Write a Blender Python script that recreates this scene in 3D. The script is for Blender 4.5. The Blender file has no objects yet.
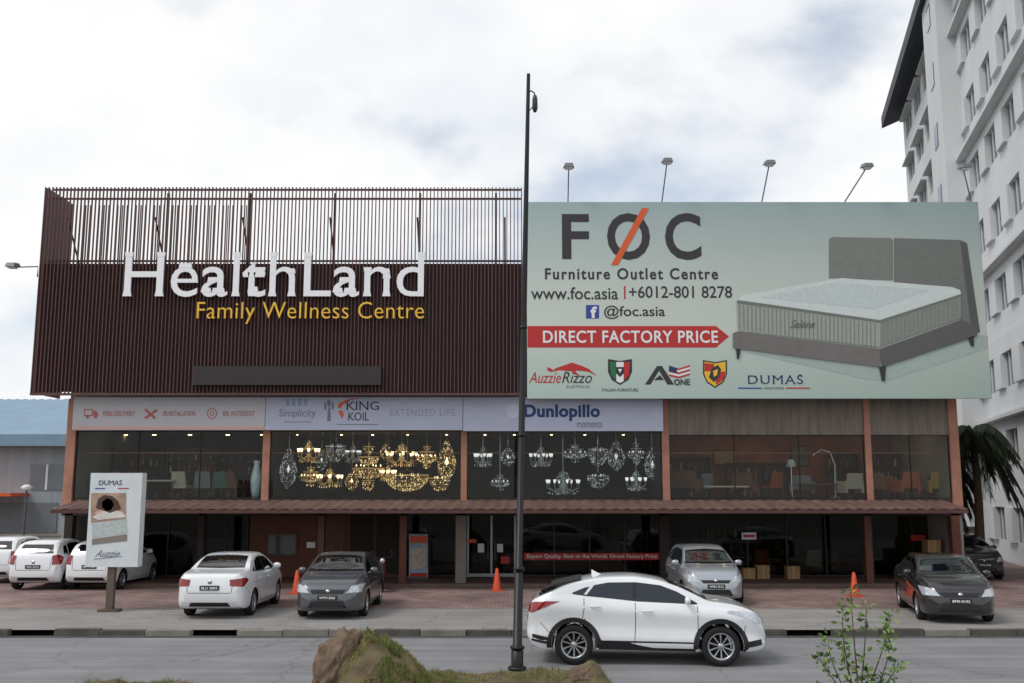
import bpy,bmesh,math,random
from mathutils import Vector,Matrix,noise
from mathutils.bvhtree import BVHTree
random.seed(7)
sc=bpy.context.scene
COL=sc.collection
F=995.6; H=3.1; PITCH=math.atan((492-341.5)/F)
CT,ST=math.cos(PITCH),math.sin(PITCH)
def W(px,py,Y):
    u=(px-512)/F; v=(341.5-py)/F
    t=Y/(CT-v*ST)
    return (u*t, H+(ST+v*CT)*t)
def lin(c):
    return tuple(((x/255)/12.92 if x/255<=.04045 else ((x/255+.055)/1.055)**2.4) for x in c)
# ---------------------------------------------------------------- materials
MATS={}
def mat(name,c,rough=.6,metal=0.,var=.12,scale=4.,bump=0.,coat=0.,es=0.,spec=.5,ecol=None,srgb=True,fine=0.,stretch=None):
    if name in MATS: return MATS[name]
    col=lin(c) if srgb else c
    m=bpy.data.materials.new(name); m.use_nodes=True
    nt=m.node_tree; N=nt.nodes; L=nt.links
    b=N['Principled BSDF']
    b.inputs['Roughness'].default_value=rough; b.inputs['Metallic'].default_value=metal
    b.inputs['Coat Weight'].default_value=coat; b.inputs['Coat Roughness'].default_value=.03
    b.inputs['Specular IOR Level'].default_value=spec
    tc=N.new('ShaderNodeTexCoord'); mp=N.new('ShaderNodeMapping')
    L.new(tc.outputs['Object'],mp.inputs[0])
    if stretch: mp.inputs['Scale'].default_value=stretch
    nz=N.new('ShaderNodeTexNoise'); nz.inputs['Scale'].default_value=scale; nz.inputs['Detail'].default_value=4; nz.inputs['Roughness'].default_value=.62
    L.new(mp.outputs[0],nz.inputs['Vector'])
    rp=N.new('ShaderNodeMapRange'); rp.inputs['From Min'].default_value=.25; rp.inputs['From Max'].default_value=.75
    rp.inputs['To Min'].default_value=1-var; rp.inputs['To Max'].default_value=1+var
    L.new(nz.outputs['Fac'],rp.inputs['Value'])
    vm=N.new('ShaderNodeVectorMath'); vm.operation='SCALE'; vm.inputs[0].default_value=col
    L.new(rp.outputs[0],vm.inputs['Scale']); L.new(vm.outputs[0],b.inputs['Base Color'])
    if bump:
        n2=N.new('ShaderNodeTexNoise'); n2.inputs['Scale'].default_value=scale*(fine or 6); n2.inputs['Detail'].default_value=3
        L.new(mp.outputs[0],n2.inputs['Vector'])
        bp=N.new('ShaderNodeBump'); bp.inputs['Strength'].default_value=bump; bp.inputs['Distance'].default_value=.02
        L.new(n2.outputs['Fac'],bp.inputs['Height']); L.new(bp.outputs[0],b.inputs['Normal'])
    if es:
        b.inputs['Emission Color'].default_value=(*(lin(ecol) if ecol else col),1); b.inputs['Emission Strength'].default_value=es
    MATS[name]=m; return m
def glassmat(name,tint,mul=1.,rough=.015):
    if name in MATS: return MATS[name]
    m=bpy.data.materials.new(name); m.use_nodes=True; nt=m.node_tree; N=nt.nodes; L=nt.links
    N.remove(N['Principled BSDF']); o=N['Material Output']
    t=N.new('ShaderNodeBsdfTransparent'); t.inputs[0].default_value=(*tint,1)
    g=N.new('ShaderNodeBsdfGlossy'); g.inputs['Roughness'].default_value=rough
    fr=N.new('ShaderNodeFresnel'); fr.inputs[0].default_value=1.4
    mr=N.new('ShaderNodeMath'); mr.operation='MULTIPLY'; mr.inputs[1].default_value=mul; L.new(fr.outputs[0],mr.inputs[0])
    mx=N.new('ShaderNodeMixShader'); L.new(mr.outputs[0],mx.inputs[0]); L.new(t.outputs[0],mx.inputs[1]); L.new(g.outputs[0],mx.inputs[2])
    L.new(mx.outputs[0],o.inputs[0]); MATS[name]=m; return m
def asphalt(name,c,patch,cracks=True):
    m=mat(name,c,rough=.85,var=.14,scale=.7,bump=.5,fine=120,spec=.3)
    nt=m.node_tree;N=nt.nodes;L=nt.links;b=N['Principled BSDF']
    src=b.inputs['Base Color'].links[0].from_socket
    tc=N.new('ShaderNodeTexCoord')
    sp=N.new('ShaderNodeTexNoise');sp.inputs['Scale'].default_value=45;sp.inputs['Detail'].default_value=3;L.new(tc.outputs['Object'],sp.inputs['Vector'])
    r=N.new('ShaderNodeMapRange');r.inputs['From Min'].default_value=.3;r.inputs['From Max'].default_value=.7;r.inputs['To Min'].default_value=.82;r.inputs['To Max'].default_value=1.18
    L.new(sp.outputs['Fac'],r.inputs['Value'])
    st=N.new('ShaderNodeMapping');st.inputs['Scale'].default_value=(.12,1.6,1);L.new(tc.outputs['Object'],st.inputs[0])
    n3=N.new('ShaderNodeTexNoise');n3.inputs['Scale'].default_value=1.5;n3.inputs['Detail'].default_value=5;L.new(st.outputs[0],n3.inputs['Vector'])
    r3=N.new('ShaderNodeMapRange');r3.inputs['From Min'].default_value=.35;r3.inputs['From Max'].default_value=.65;r3.inputs['To Min'].default_value=1-patch;r3.inputs['To Max'].default_value=1+patch
    L.new(n3.outputs['Fac'],r3.inputs['Value'])
    mu=N.new('ShaderNodeMath');mu.operation='MULTIPLY';L.new(r.outputs[0],mu.inputs[0]);L.new(r3.outputs[0],mu.inputs[1])
    last=mu.outputs[0]
    if cracks:
        vo=N.new('ShaderNodeTexVoronoi');vo.feature='DISTANCE_TO_EDGE';vo.inputs['Scale'].default_value=.3
        wn=N.new('ShaderNodeTexNoise');wn.inputs['Scale'].default_value=2.;wn.inputs['Detail'].default_value=6;L.new(tc.outputs['Object'],wn.inputs['Vector'])
        ad=N.new('ShaderNodeVectorMath');ad.operation='MULTIPLY_ADD';L.new(wn.outputs['Color'],ad.inputs[0]);ad.inputs[1].default_value=(.8,.8,0);L.new(tc.outputs['Object'],ad.inputs[2])
        L.new(ad.outputs[0],vo.inputs['Vector'])
        r4=N.new('ShaderNodeMapRange');r4.inputs['From Min'].default_value=0;r4.inputs['From Max'].default_value=.010;r4.inputs['To Min'].default_value=.72;r4.inputs['To Max'].default_value=1
        L.new(vo.outputs['Distance'],r4.inputs['Value'])
        m2=N.new('ShaderNodeMath');m2.operation='MULTIPLY';L.new(last,m2.inputs[0]);L.new(r4.outputs[0],m2.inputs[1]);last=m2.outputs[0]
    v2=N.new('ShaderNodeVectorMath');v2.operation='SCALE';L.new(src,v2.inputs[0]);L.new(last,v2.inputs['Scale']);L.new(v2.outputs[0],b.inputs['Base Color'])
    return m
# ---------------------------------------------------------------- mesh builder
class MB:
    def __init__(s): s.v=[];s.f=[];s.m=[];s.s=[]
    def add(s,vs,fs,mi=0,sm=False):
        o=len(s.v); s.v+= [tuple(v) for v in vs]; s.f+=[tuple(i+o for i in f) for f in fs]; s.m+=[mi]*len(fs); s.s+=[sm]*len(fs); return s
    def box(s,x0,x1,y0,y1,z0,z1,mi=0):
        if x0>x1:x0,x1=x1,x0
        if z0>z1:z0,z1=z1,z0
        if y0>y1:y0,y1=y1,y0
        return s.add([(x0,y0,z0),(x1,y0,z0),(x1,y1,z0),(x0,y1,z0),(x0,y0,z1),(x1,y0,z1),(x1,y1,z1),(x0,y1,z1)],
          [(0,3,2,1),(4,5,6,7),(0,1,5,4),(1,2,6,5),(2,3,7,6),(3,0,4,7)],mi)
    def tube(s,pts,r,n=8,mi=0,cap=True):
        pts=[Vector(p) for p in pts]; k=len(pts); rs=r if isinstance(r,(list,tuple)) else [r]*k
        vs=[];fs=[]
        for i,p in enumerate(pts):
            d=(pts[min(i+1,k-1)]-pts[max(i-1,0)]).normalized()
            a=Vector((0,0,1)) if abs(d.z)<.9 else Vector((1,0,0))
            u=d.cross(a).normalized(); w=d.cross(u)
            for j in range(n):
                t=2*math.pi*j/n; vs.append(p+(u*math.cos(t)+w*math.sin(t))*rs[i])
        for i in range(k-1):
            for j in range(n):
                fs.append((i*n+j,i*n+(j+1)%n,(i+1)*n+(j+1)%n,(i+1)*n+j))
        s.add(vs,fs,mi,True)
        if cap:
            s.add(vs[:n],[tuple(range(n))],mi); s.add(vs[-n:],[tuple(reversed(range(n)))],mi)
        return s
    def lathe(s,prof,c=(0,0,0),n=16,mi=0,axis='z',sm=True):
        vs=[];fs=[]
        for r,z in prof:
            for j in range(n):
                t=2*math.pi*j/n; a,b=r*math.cos(t),r*math.sin(t)
                if axis=='z': vs.append((c[0]+a,c[1]+b,c[2]+z))
                elif axis=='y': vs.append((c[0]+a,c[1]+z,c[2]-b))
                else: vs.append((c[0]+z,c[1]+a,c[2]+b))
        for i in range(len(prof)-1):
            for j in range(n):
                fs.append((i*n+j,i*n+(j+1)%n,(i+1)*n+(j+1)%n,(i+1)*n+j))
        return s.add(vs,fs,mi,sm)
    def prism(s,pts,y0,y1,mi=0):
        n=len(pts)
        vs=[(x,y0,z) for x,z in pts]+[(x,y1,z) for x,z in pts]
        fs=[tuple(range(n)),tuple(reversed(range(n,2*n)))]+[(i,i+n,(i+1)%n+n,(i+1)%n) for i in range(n)]
        return s.add(vs,fs,mi)
    def obj(s,name,mats,parent=None,world=True,loc=None,label=None):
        me=bpy.data.meshes.new(name); me.from_pydata(s.v,[],s.f)
        for m in (mats if isinstance(mats,(list,tuple)) else [mats]): me.materials.append(m)
        me.polygons.foreach_set('material_index',s.m); me.polygons.foreach_set('use_smooth',s.s); me.update()
        return link(name,me,parent,world,loc,label)
def chain(p):
    v=Vector((0,0,0))
    while p: v+=p.location; p=p.parent
    return v
def link(name,data,parent=None,world=True,loc=None,label=None):
    ob=bpy.data.objects.new(name,data); COL.objects.link(ob)
    ob.location=Vector(loc) if loc else Vector((0,0,0))
    if parent:
        ob.parent=parent
        if world: ob.location=ob.location-chain(parent)
    if label: ob['label']=label
    return ob
def thing(name,loc,label,cat,rz=0,group=None):
    e=bpy.data.objects.new(name,None); COL.objects.link(e); e.location=loc; e.rotation_euler=(0,0,rz); e.empty_display_size=.3
    e['label']=label; e['category']=cat
    if group: e['group']=group
    return e
def textmesh(s,w,h,ex=.002,bold=0,shear=0,space=1.0,serif=0):
    cu=bpy.data.curves.new('t','FONT'); cu.body=s; cu.extrude=ex; cu.offset=bold; cu.resolution_u=4; cu.space_character=space; cu.shear=shear
    o=bpy.data.objects.new('t',cu); COL.objects.link(o)
    bpy.context.view_layer.update()
    dg=bpy.context.evaluated_depsgraph_get()
    me=bpy.data.meshes.new_from_object(o.evaluated_get(dg))
    bpy.data.objects.remove(o)
    if serif:
        V=[v.co.copy() for v in me.vertices]; zm=max(v.z for v in V)
        fr=[p for p in me.polygons if all(abs(V[i].z-zm)<1e-5 for i in p.vertices)]
        seen=set()
        vs0=[tuple(v) for v in V]; fs0=[tuple(p.vertices) for p in me.polygons]
        for p in fr:
            k=len(p.vertices)
            for i in range(k):
                a,c=V[p.vertices[i]],V[p.vertices[(i+1)%k]]
                if abs(a.y-c.y)<2e-3 and .05<abs(a.x-c.x)<.17:
                    key=(round(min(a.x,c.x),2),round(a.y,2))
                    if key in seen: continue
                    seen.add(key); cy=sum(V[q].y for q in p.vertices)/k
                    s_=1 if cy>a.y else -1
                    x0,x1=min(a.x,c.x),max(a.x,c.x); t=.018*s_; e2=serif
                    q=[(x0-e2,a.y),(x1+e2,a.y),(x1+e2*.8,a.y+t),(x1+.003,a.y+t*4),(x0-.003,a.y+t*4),(x0-e2*.8,a.y+t)]
                    if s_<0:q=q[::-1]
                    zz_=zm+.004; n=len(q); o2=len(vs0)
                    vs0+=[(x,y,zz_) for x,y in q]+[(x,y,-zz_) for x,y in q]
                    fs0+=[tuple(range(o2,o2+n)),tuple(reversed(range(o2+n,o2+2*n)))]+[(o2+j,o2+n+j,o2+n+(j+1)%n,o2+(j+1)%n) for j in range(n)]
        me=bpy.data.meshes.new('t'); me.from_pydata(vs0,[],fs0); me.update()
    xs=[v.co.x for v in me.vertices]; ys=[v.co.y for v in me.vertices]
    x0,x1,y0,y1=min(xs),max(xs),min(ys),max(ys)
    for v in me.vertices:
        v.co.x=((v.co.x-x0)/(x1-x0)-.5)*w; v.co.y=((v.co.y-y0)/(y1-y0)-.5)*h
    return me
def text(s,px0,py0,px1,py1,Y,m,parent,name='lettering',ex=.002,bold=0,shear=0,space=1.0,serif=0):
    za=W(px0,py1,Y)[1]; zb=W(px1,py0,Y)[1]
    xa=W(px0,(py0+py1)/2,Y)[0]; xb=W(px1,(py0+py1)/2,Y)[0]
    me=textmesh(s,xb-xa,zb-za,ex,bold,shear,space,serif); me.materials.clear(); me.materials.append(m)
    o=link(name,me,parent,True,((xa+xb)/2,Y,(za+zb)/2)); o.rotation_euler=(math.pi/2,0,0); return o
def art(pts,Y,m,parent,name,th=.004):
    q=[W(x,y,Y) for x,y in pts]
    a=sum(q[i][0]*q[(i+1)%len(q)][1]-q[(i+1)%len(q)][0]*q[i][1] for i in range(len(q)))
    if a<0: q=q[::-1]
    return MB().prism(q,Y,Y+th).obj(name,m,parent)
def circ(cx,cy,rx,ry,n=20): return [(cx+rx*math.cos(2*math.pi*i/n),cy+ry*math.sin(2*math.pi*i/n)) for i in range(n)]

# ---------------------------------------------------------------- shared mats
M_white=mat('white_plastic',(225,226,228),.5,var=.03)
M_black=mat('black_metal',(22,22,24),.45,metal=.2)
M_red=mat('red_print',(184,40,38),.5,var=.04)
M_dark=mat('dark_print',(48,44,48),.5,var=.05)
M_blue=mat('blue_print',(40,70,150),.5,var=.04)
M_green=mat('green_print',(30,110,60),.5,var=.04)
M_yel=mat('yellow_print',(230,180,50),.5,var=.04)
M_wprint=mat('white_print',(228,228,228),.5,var=.02)
M_org=mat('orange_print',(215,90,40),.5,var=.04)
M_peach=mat('peach_paint',(168,118,98),.7,var=.28,scale=2,bump=.1)
M_steel=mat('grey_steel',(95,97,100),.5,metal=.5)
M_wood=mat('brown_timber',(92,56,40),.6,var=.3,scale=3,stretch=(6,6,.6),bump=.1)
# ================================================================= CARS
def pchip(keys):
    xs=[k[0] for k in keys]; ys=[k[1] for k in keys]; n=len(xs)
    h=[xs[i+1]-xs[i] for i in range(n-1)]; d=[(ys[i+1]-ys[i])/h[i] for i in range(n-1)]
    m=[d[0]]+[0 if d[i-1]*d[i]<=0 else 2*d[i-1]*d[i]/(d[i-1]+d[i]) for i in range(1,n-1)]+[d[-1]]
    def f(x):
        x=min(max(x,xs[0]),xs[-1])
        i=0
        while i<n-2 and x>xs[i+1]: i+=1
        t=(x-xs[i])/h[i]
        return (2*t**3-3*t*t+1)*ys[i]+(t**3-2*t*t+t)*h[i]*m[i]+(-2*t**3+3*t*t)*ys[i+1]+(t**3-t*t)*h[i]*m[i+1]
    return f
SEDAN=dict(L=4.4,W=1.72,R=.31,ax=(.98,3.53),
 top=[(0,.74),(.04,.98),(.12,1.06),(.5,1.10),(.78,1.13),(1.1,1.29),(1.45,1.42),(1.85,1.47),(2.3,1.47),(2.65,1.41),(3.0,1.26),(3.42,1.06),(3.8,1.0),(4.12,.91),(4.3,.78),(4.38,.64),(4.4,.54)],
 belt=[(0,.70),(.06,.92),(.2,1.0),(.7,1.02),(2.0,.98),(3.3,.95),(3.8,.90),(4.15,.79),(4.34,.62),(4.4,.48)],
 bot=[(0,.42),(.12,.28),(.4,.22),(4.0,.19),(4.3,.2),(4.4,.30)],
 wid=[(0,.62),(.05,.72),(.18,.79),(.5,.835),(.9,.855),(3.4,.86),(3.8,.84),(4.1,.78),(4.28,.68),(4.37,.56),(4.4,.45)],
 side=[[(2.14,1.03),(3.18,1.0),(2.78,1.245),(2.5,1.335),(2.14,1.365)],[(1.25,1.06),(2.06,1.035),(2.06,1.365),(1.75,1.355),(1.45,1.275)],[(1.0,1.08),(1.17,1.065),(1.30,1.19)]],
 ws=[(3.36,-.68),(3.42,0),(3.36,.68),(2.68,.54),(2.62,0),(2.68,-.54)],
 rw=('z',[(.86,-.60),(.82,0),(.86,.60),(1.44,.53),(1.5,0),(1.44,-.53)]),
 hl=[(4.33,.40,.62),(4.10,.74,.62),(3.84,.84,.83),(4.2,.48,.765)],
 tl=[(.04,.46,.78),(.04,.46,.93),(.30,.80,.96),(.42,.83,.90),(.12,.78,.76)],
 grille=[(-.36,.60),(.36,.60),(.42,.70),(-.42,.70)],lgrille=[(-.46,.28),(.46,.28),(.38,.44),(-.38,.44)],plz=.52,rplz=.74,
 doors=(3.2,2.1,1.2),mir=3.0)
HATCH=dict(L=3.75,W=1.68,R=.30,ax=(.62,3.08),
 top=[(0,.66),(.04,.95),(.10,1.08),(.25,1.30),(.42,1.43),(.8,1.50),(1.5,1.52),(1.95,1.48),(2.25,1.38),(2.55,1.22),(2.88,1.06),(3.2,1.0),(3.5,.90),(3.66,.76),(3.73,.62),(3.75,.54)],
 belt=[(0,.62),(.05,.90),(.15,1.0),(.5,1.04),(1.6,.99),(2.8,.95),(3.2,.90),(3.5,.80),(3.7,.62),(3.75,.48)],
 bot=[(0,.42),(.12,.28),(.3,.22),(3.4,.19),(3.65,.2),(3.75,.3)],
 wid=[(0,.66),(.05,.74),(.18,.80),(.4,.83),(2.8,.835),(3.2,.81),(3.5,.74),(3.66,.64),(3.73,.52),(3.75,.42)],
 side=[[(1.64,1.04),(2.62,1.01),(2.25,1.28),(2.0,1.37),(1.64,1.40)],[(.82,1.08),(1.56,1.05),(1.56,1.40),(1.1,1.40),(.86,1.36)],[(.45,1.12),(.75,1.10),(.78,1.35),(.58,1.32)]],
 ws=[(2.84,-.66),(2.9,0),(2.84,.66),(2.22,.55),(2.16,0),(2.22,-.55)],
 rw=('x',[(-.56,1.12),(.56,1.12),(.46,1.38),(-.46,1.38)]),
 hl=[(3.68,.38,.62),(3.48,.70,.62),(3.2,.82,.84),(3.58,.46,.76)],
 tl=[(.04,.56,.78),(.05,.58,1.06),(.2,.72,1.08),(.32,.82,.98),(.2,.80,.80)],
 grille=[(-.34,.60),(.34,.60),(.40,.68),(-.40,.68)],lgrille=[(-.44,.28),(.44,.28),(.36,.44),(-.36,.44)],plz=.52,rplz=.72,
 doors=(2.6,1.6,.78),mir=2.5)
CROSS=dict(L=4.36,W=1.80,R=.35,ax=(.86,3.50),clad=True,
 fac=((.08,.965),(.18,.995),(.32,.985),(.46,.960),(.58,.965),(.72,.985),(.84,1.0),(.93,.965),(1.0,.925)),
 top=[(0,.72),(.03,.96),(.08,1.10),(.2,1.18),(.42,1.27),(.66,1.38),(.95,1.47),(1.4,1.545),(1.9,1.56),(2.35,1.51),(2.75,1.40),(3.05,1.27),(3.34,1.14),(3.7,1.09),(4.0,1.01),(4.2,.90),(4.32,.74),(4.36,.58)],
 belt=[(0,.68),(.05,.94),(.14,1.08),(.5,1.20),(1.0,1.18),(2.0,1.10),(3.2,1.04),(3.7,.99),(4.05,.89),(4.28,.70),(4.36,.5)],
 bot=[(0,.48),(.1,.34),(.35,.26),(3.9,.24),(4.25,.27),(4.36,.38)],
 wid=[(0,.70),(.06,.79),(.2,.85),(.6,.895),(.9,.90),(1.6,.875),(2.6,.875),(3.4,.90),(3.75,.885),(4.05,.83),(4.24,.74),(4.33,.62),(4.36,.5)],
 side=[[(2.02,1.145),(3.10,1.10),(2.75,1.29),(2.45,1.40),(2.02,1.45)],[(1.10,1.235),(1.94,1.15),(1.94,1.45),(1.5,1.445),(1.24,1.40)],[(.84,1.27),(1.05,1.245),(1.16,1.375),(1.06,1.355)]],
 ws=[(3.28,-.70),(3.34,0),(3.28,.70),(2.62,.55),(2.55,0),(2.62,-.55)],
 rw=('z',[(.22,-.56),(.20,0),(.22,.56),(.70,.50),(.74,0),(.70,-.50)]),
 hl=[(4.28,.42,.74),(4.12,.72,.72),(3.66,.90,.95),(3.72,.88,.985),(4.14,.52,.88)],
 tl=[(.02,.50,.94),(.04,.50,1.05),(.36,.87,1.12),(.62,.90,1.12),(.40,.88,1.04),(.14,.82,.90)],
 grille=[(-.40,.70),(.40,.70),(.44,.76),(-.44,.76)],lgrille=[(-.56,.38),(.56,.38),(.50,.60),(-.50,.60)],plz=.54,rplz=.74,
 doors=(3.1,1.98,1.05),mir=2.92)
M_cglass=mat('car_window_glass',(14,17,19),.04,var=0,spec=.8,coat=.6)
M_tyre=mat('tyre_rubber',(24,24,25),.85,var=.2,scale=20)
M_liner=mat('wheel_arch_liner',(10,10,11),.9)
M_trim=mat('black_trim',(26,27,29),.6)
M_rim=mat('alloy_rim',(175,178,182),.3,metal=.7,var=.05)
M_hl=mat('headlight_lens',(190,196,202),.08,metal=.35,var=.3,scale=14,coat=.8)
M_tl=mat('tail_light_lens',(135,14,16),.1,var=.25,scale=16,coat=.8)
M_gap=mat('panel_gap',(16,16,17),.9)
M_chr=mat('chrome_trim',(200,202,206),.12,metal=1,var=.02)
def convex_patch(bvh,pts3,d,off=.004,step=.06,name='patch',m=None,parent=None):
    d=Vector(d).normalized()
    if abs(d.z)>.9: U=Vector((1,0,0)); V=Vector((0,1,0))
    else: U=d.cross(Vector((0,0,1))).normalized(); V=U.cross(d).normalized()
    q=[(Vector(p).dot(U),Vector(p).dot(V)) for p in pts3]
    a=sum(q[i][0]*q[(i+1)%len(q)][1]-q[(i+1)%len(q)][0]*q[i][1] for i in range(len(q)))
    if a<0:q=q[::-1]
    u0,u1=min(p[0] for p in q),max(p[0] for p in q); v0,v1=min(p[1] for p in q),max(p[1] for p in q)
    nu=max(2,int((u1-u0)/step)+1); nv=max(2,int((v1-v0)/step)+1)
    bm=bmesh.new(); g=[[bm.verts.new((u0+(u1-u0)*i/nu,v0+(v1-v0)*j/nv,0)) for j in range(nv+1)] for i in range(nu+1)]
    for i in range(nu):
        for j in range(nv): bm.faces.new((g[i][j],g[i+1][j],g[i+1][j+1],g[i][j+1]))
    for i in range(len(q)):
        A=Vector((*q[i],0)); B=Vector((*q[(i+1)%len(q)],0)); e=B-A
        if e.length<1e-5: continue
        bmesh.ops.bisect_plane(bm,geom=bm.verts[:]+bm.edges[:]+bm.faces[:],plane_co=A,plane_no=Vector((e.y,-e.x,0)),clear_outer=True,dist=1e-5)
    kill=[]
    for v in bm.verts:
        o=U*v.co.x+V*v.co.y-d*6
        h=bvh.ray_cast(o,d)
        if h[0] is None: kill.append(v)
        else:
            n=h[1]; 
            if n.dot(d)>0:n=-n
            v.co=h[0]+n*off
    if kill: bmesh.ops.delete(bm,geom=kill,context='VERTS')
    bm.normal_update()
    for f in bm.faces:
        f.smooth=True
        if f.normal.dot(d)>0: f.normal_flip()
    me=bpy.data.meshes.new(name); bm.to_mesh(me); bm.free(); me.materials.append(m)
    return link(name,me,parent,False)
def ribbon(bvh,mb,pts3,d,width,off=.003):
    d=Vector(d).normalized(); P=[]
    for i in range(len(pts3)-1):
        a,b=Vector(pts3[i]),Vector(pts3[i+1]); k=max(1,int((b-a).length/.05))
        P+=[a.lerp(b,j/k) for j in range(k)]
    P.append(Vector(pts3[-1])); row=[]
    for i,p in enumerate(P):
        t=(P[min(i+1,len(P)-1)]-P[max(i-1,0)]); s=t.cross(d).normalized()*width/2
        pr=[]
        for q in (p+s,p-s):
            h=bvh.ray_cast(q-d*6,d)
            if h[0] is None: pr=None;break
            n=h[1] if h[1].dot(d)<0 else -h[1]
            pr.append(h[0]+n*off)
        row.append(pr)
    for a,b in zip(row,row[1:]):
        if a and b: mb.add([a[0],a[1],b[1],b[0]],[(0,1,2,3)],0,True)
CARCACHE={}
DEFAC=((.08,.965),(.2,.985),(.38,.992),(.55,.985),(.66,.988),(.76,1.0),(.85,.982),(.93,.958),(1.0,.93))
def build_body(key,T):
    if key in CARCACHE: return CARCACHE[key]
    ft,fb,fo,fw=[pchip(T[k]) for k in('top','belt','bot','wid')]
    L=T['L']; N=72; rings=[]
    for i in range(N+1):
        x=L*(.45*(.5-.5*math.cos(math.pi*i/N))+.55*i/N)
        w,zb,zt,z0=fw(x),fb(x),ft(x),fo(x); zb=min(zb,zt-.03); h=zt-zb
        half=[(0,z0),(w*.75,z0),(w*.93,z0+.015)]
        for q,k in T.get('fac',DEFAC): half.append((w*k,z0+(zb-z0)*q))
        tb=.38*h
        for q in(.1,.35,.62,.86): half.append((w*.925-.012-tb*q-.02*q*q,zb+h*q))
        wr=half[-1][0]
        dr=min(.05,.14*h)
        half+=[(wr-.035,zt-dr*.62),(wr-.10,zt-dr*.32),(wr*.55,zt-dr*.08),(0,zt)]
        rings.append([(x-L/2,y,z) for y,z in half]+[(x-L/2,-y,z) for y,z in half[-2:0:-1]])
    bm=bmesh.new(); n=len(rings[0]); V=[[bm.verts.new(p) for p in r] for r in rings]
    for i in range(N):
        for j in range(n): bm.faces.new((V[i][j],V[i][(j+1)%n],V[i+1][(j+1)%n],V[i+1][j]))
    bm.faces.new(V[0]); bm.faces.new(V[-1])
    bmesh.ops.recalc_face_normals(bm,faces=bm.faces[:])
    bvh=BVHTree.FromBMesh(bm)
    me=bpy.data.meshes.new('b'); bm.to_mesh(me); bm.free()
    o=bpy.data.objects.new('b',me); COL.objects.link(o); cut=[]
    ra=T['R']+.055
    for ax in T['ax']:
        b2=bmesh.new(); bmesh.ops.create_cone(b2,cap_ends=True,segments=40,radius1=ra,radius2=ra,depth=3,matrix=Matrix.Translation((ax-L/2,0,T['R']))@Matrix.Rotation(math.pi/2,4,'X'))
        m2=bpy.data.meshes.new('c'); b2.to_mesh(m2); b2.free(); c=bpy.data.objects.new('c',m2); COL.objects.link(c); cut.append(c)
        md=o.modifiers.new('b','BOOLEAN'); md.operation='DIFFERENCE'; md.object=c; md.solver='EXACT'
    bpy.context.view_layer.update(); dg=bpy.context.evaluated_depsgraph_get()
    res=bpy.data.meshes.new_from_object(o.evaluated_get(dg))
    for c in cut+[o]: bpy.data.objects.remove(c)
    lin_f=[]
    for p in res.polygons:
        p.use_smooth=True
        ok=False
        for ax in T['ax']:
            if all(math.hypot(res.vertices[v].co.x-(ax-L/2),res.vertices[v].co.z-T['R'])<ra+.004 for v in p.vertices) and abs(p.normal.y)<.5: ok=True
        lin_f.append(1 if ok else 0)
    CARCACHE[key]=(res,lin_f,bvh); return CARCACHE[key]
def wheel(parent,x,y,R,side,style):
    w=.2
    b=MB(); b.lathe([(.02,-.03),(R*.5,-.03),(R*.5,.03),(.02,.03)],n=20,axis='y')
    hub=b.obj('wheel',M_liner,parent,False,(x,y,R))
    if side<0: hub.rotation_euler=(0,0,math.pi)
    t=MB(); r0=R*.68
    t.lathe([(r0,-w/2+.01),(R*.8,-w/2),(R*.95,-w/2+.01),(R,-w/2+.04),(R,w/2-.04),(R*.95,w/2-.01),(R*.8,w/2),(r0,w/2-.01),(r0-.01,0),(r0,-w/2+.01)],n=36,axis='y')
    t.obj('tyre',M_tyre,hub,False)
    r=MB(); 
    r.lathe([(r0+.004,w/2-.012),(r0-.02,w/2-.008),(r0-.03,w/2-.05),(r0-.03,-w/2+.02)],n=36,axis='y')
    r.lathe([(.0,w/2-.03),(.05,w/2-.03),(.06,w/2-.05),(.06,0)],n=14,axis='y')
    ns,sw=style
    for k in range(ns):
        a=2*math.pi*k/ns+.3; c,s=math.cos(a),math.sin(a)
        def P(rr,tt,yy): return (rr*c-tt*s,yy,rr*s+tt*c)
        ri,ro=.03,r0-.012; h1,h2=sw*.6,sw
        vs=[P(ri,-h1,w/2-.035),P(ri,h1,w/2-.035),P(ro,h2,w/2-.02),P(ro,-h2,w/2-.02),P(ri,-h1,w/2-.07),P(ri,h1,w/2-.07),P(ro,h2,w/2-.05),P(ro,-h2,w/2-.05)]
        r.add(vs,[(0,1,2,3),(4,7,6,5),(0,3,7,4),(1,5,6,2)])
    r.obj('rim',[M_rim],hub,False)
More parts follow.
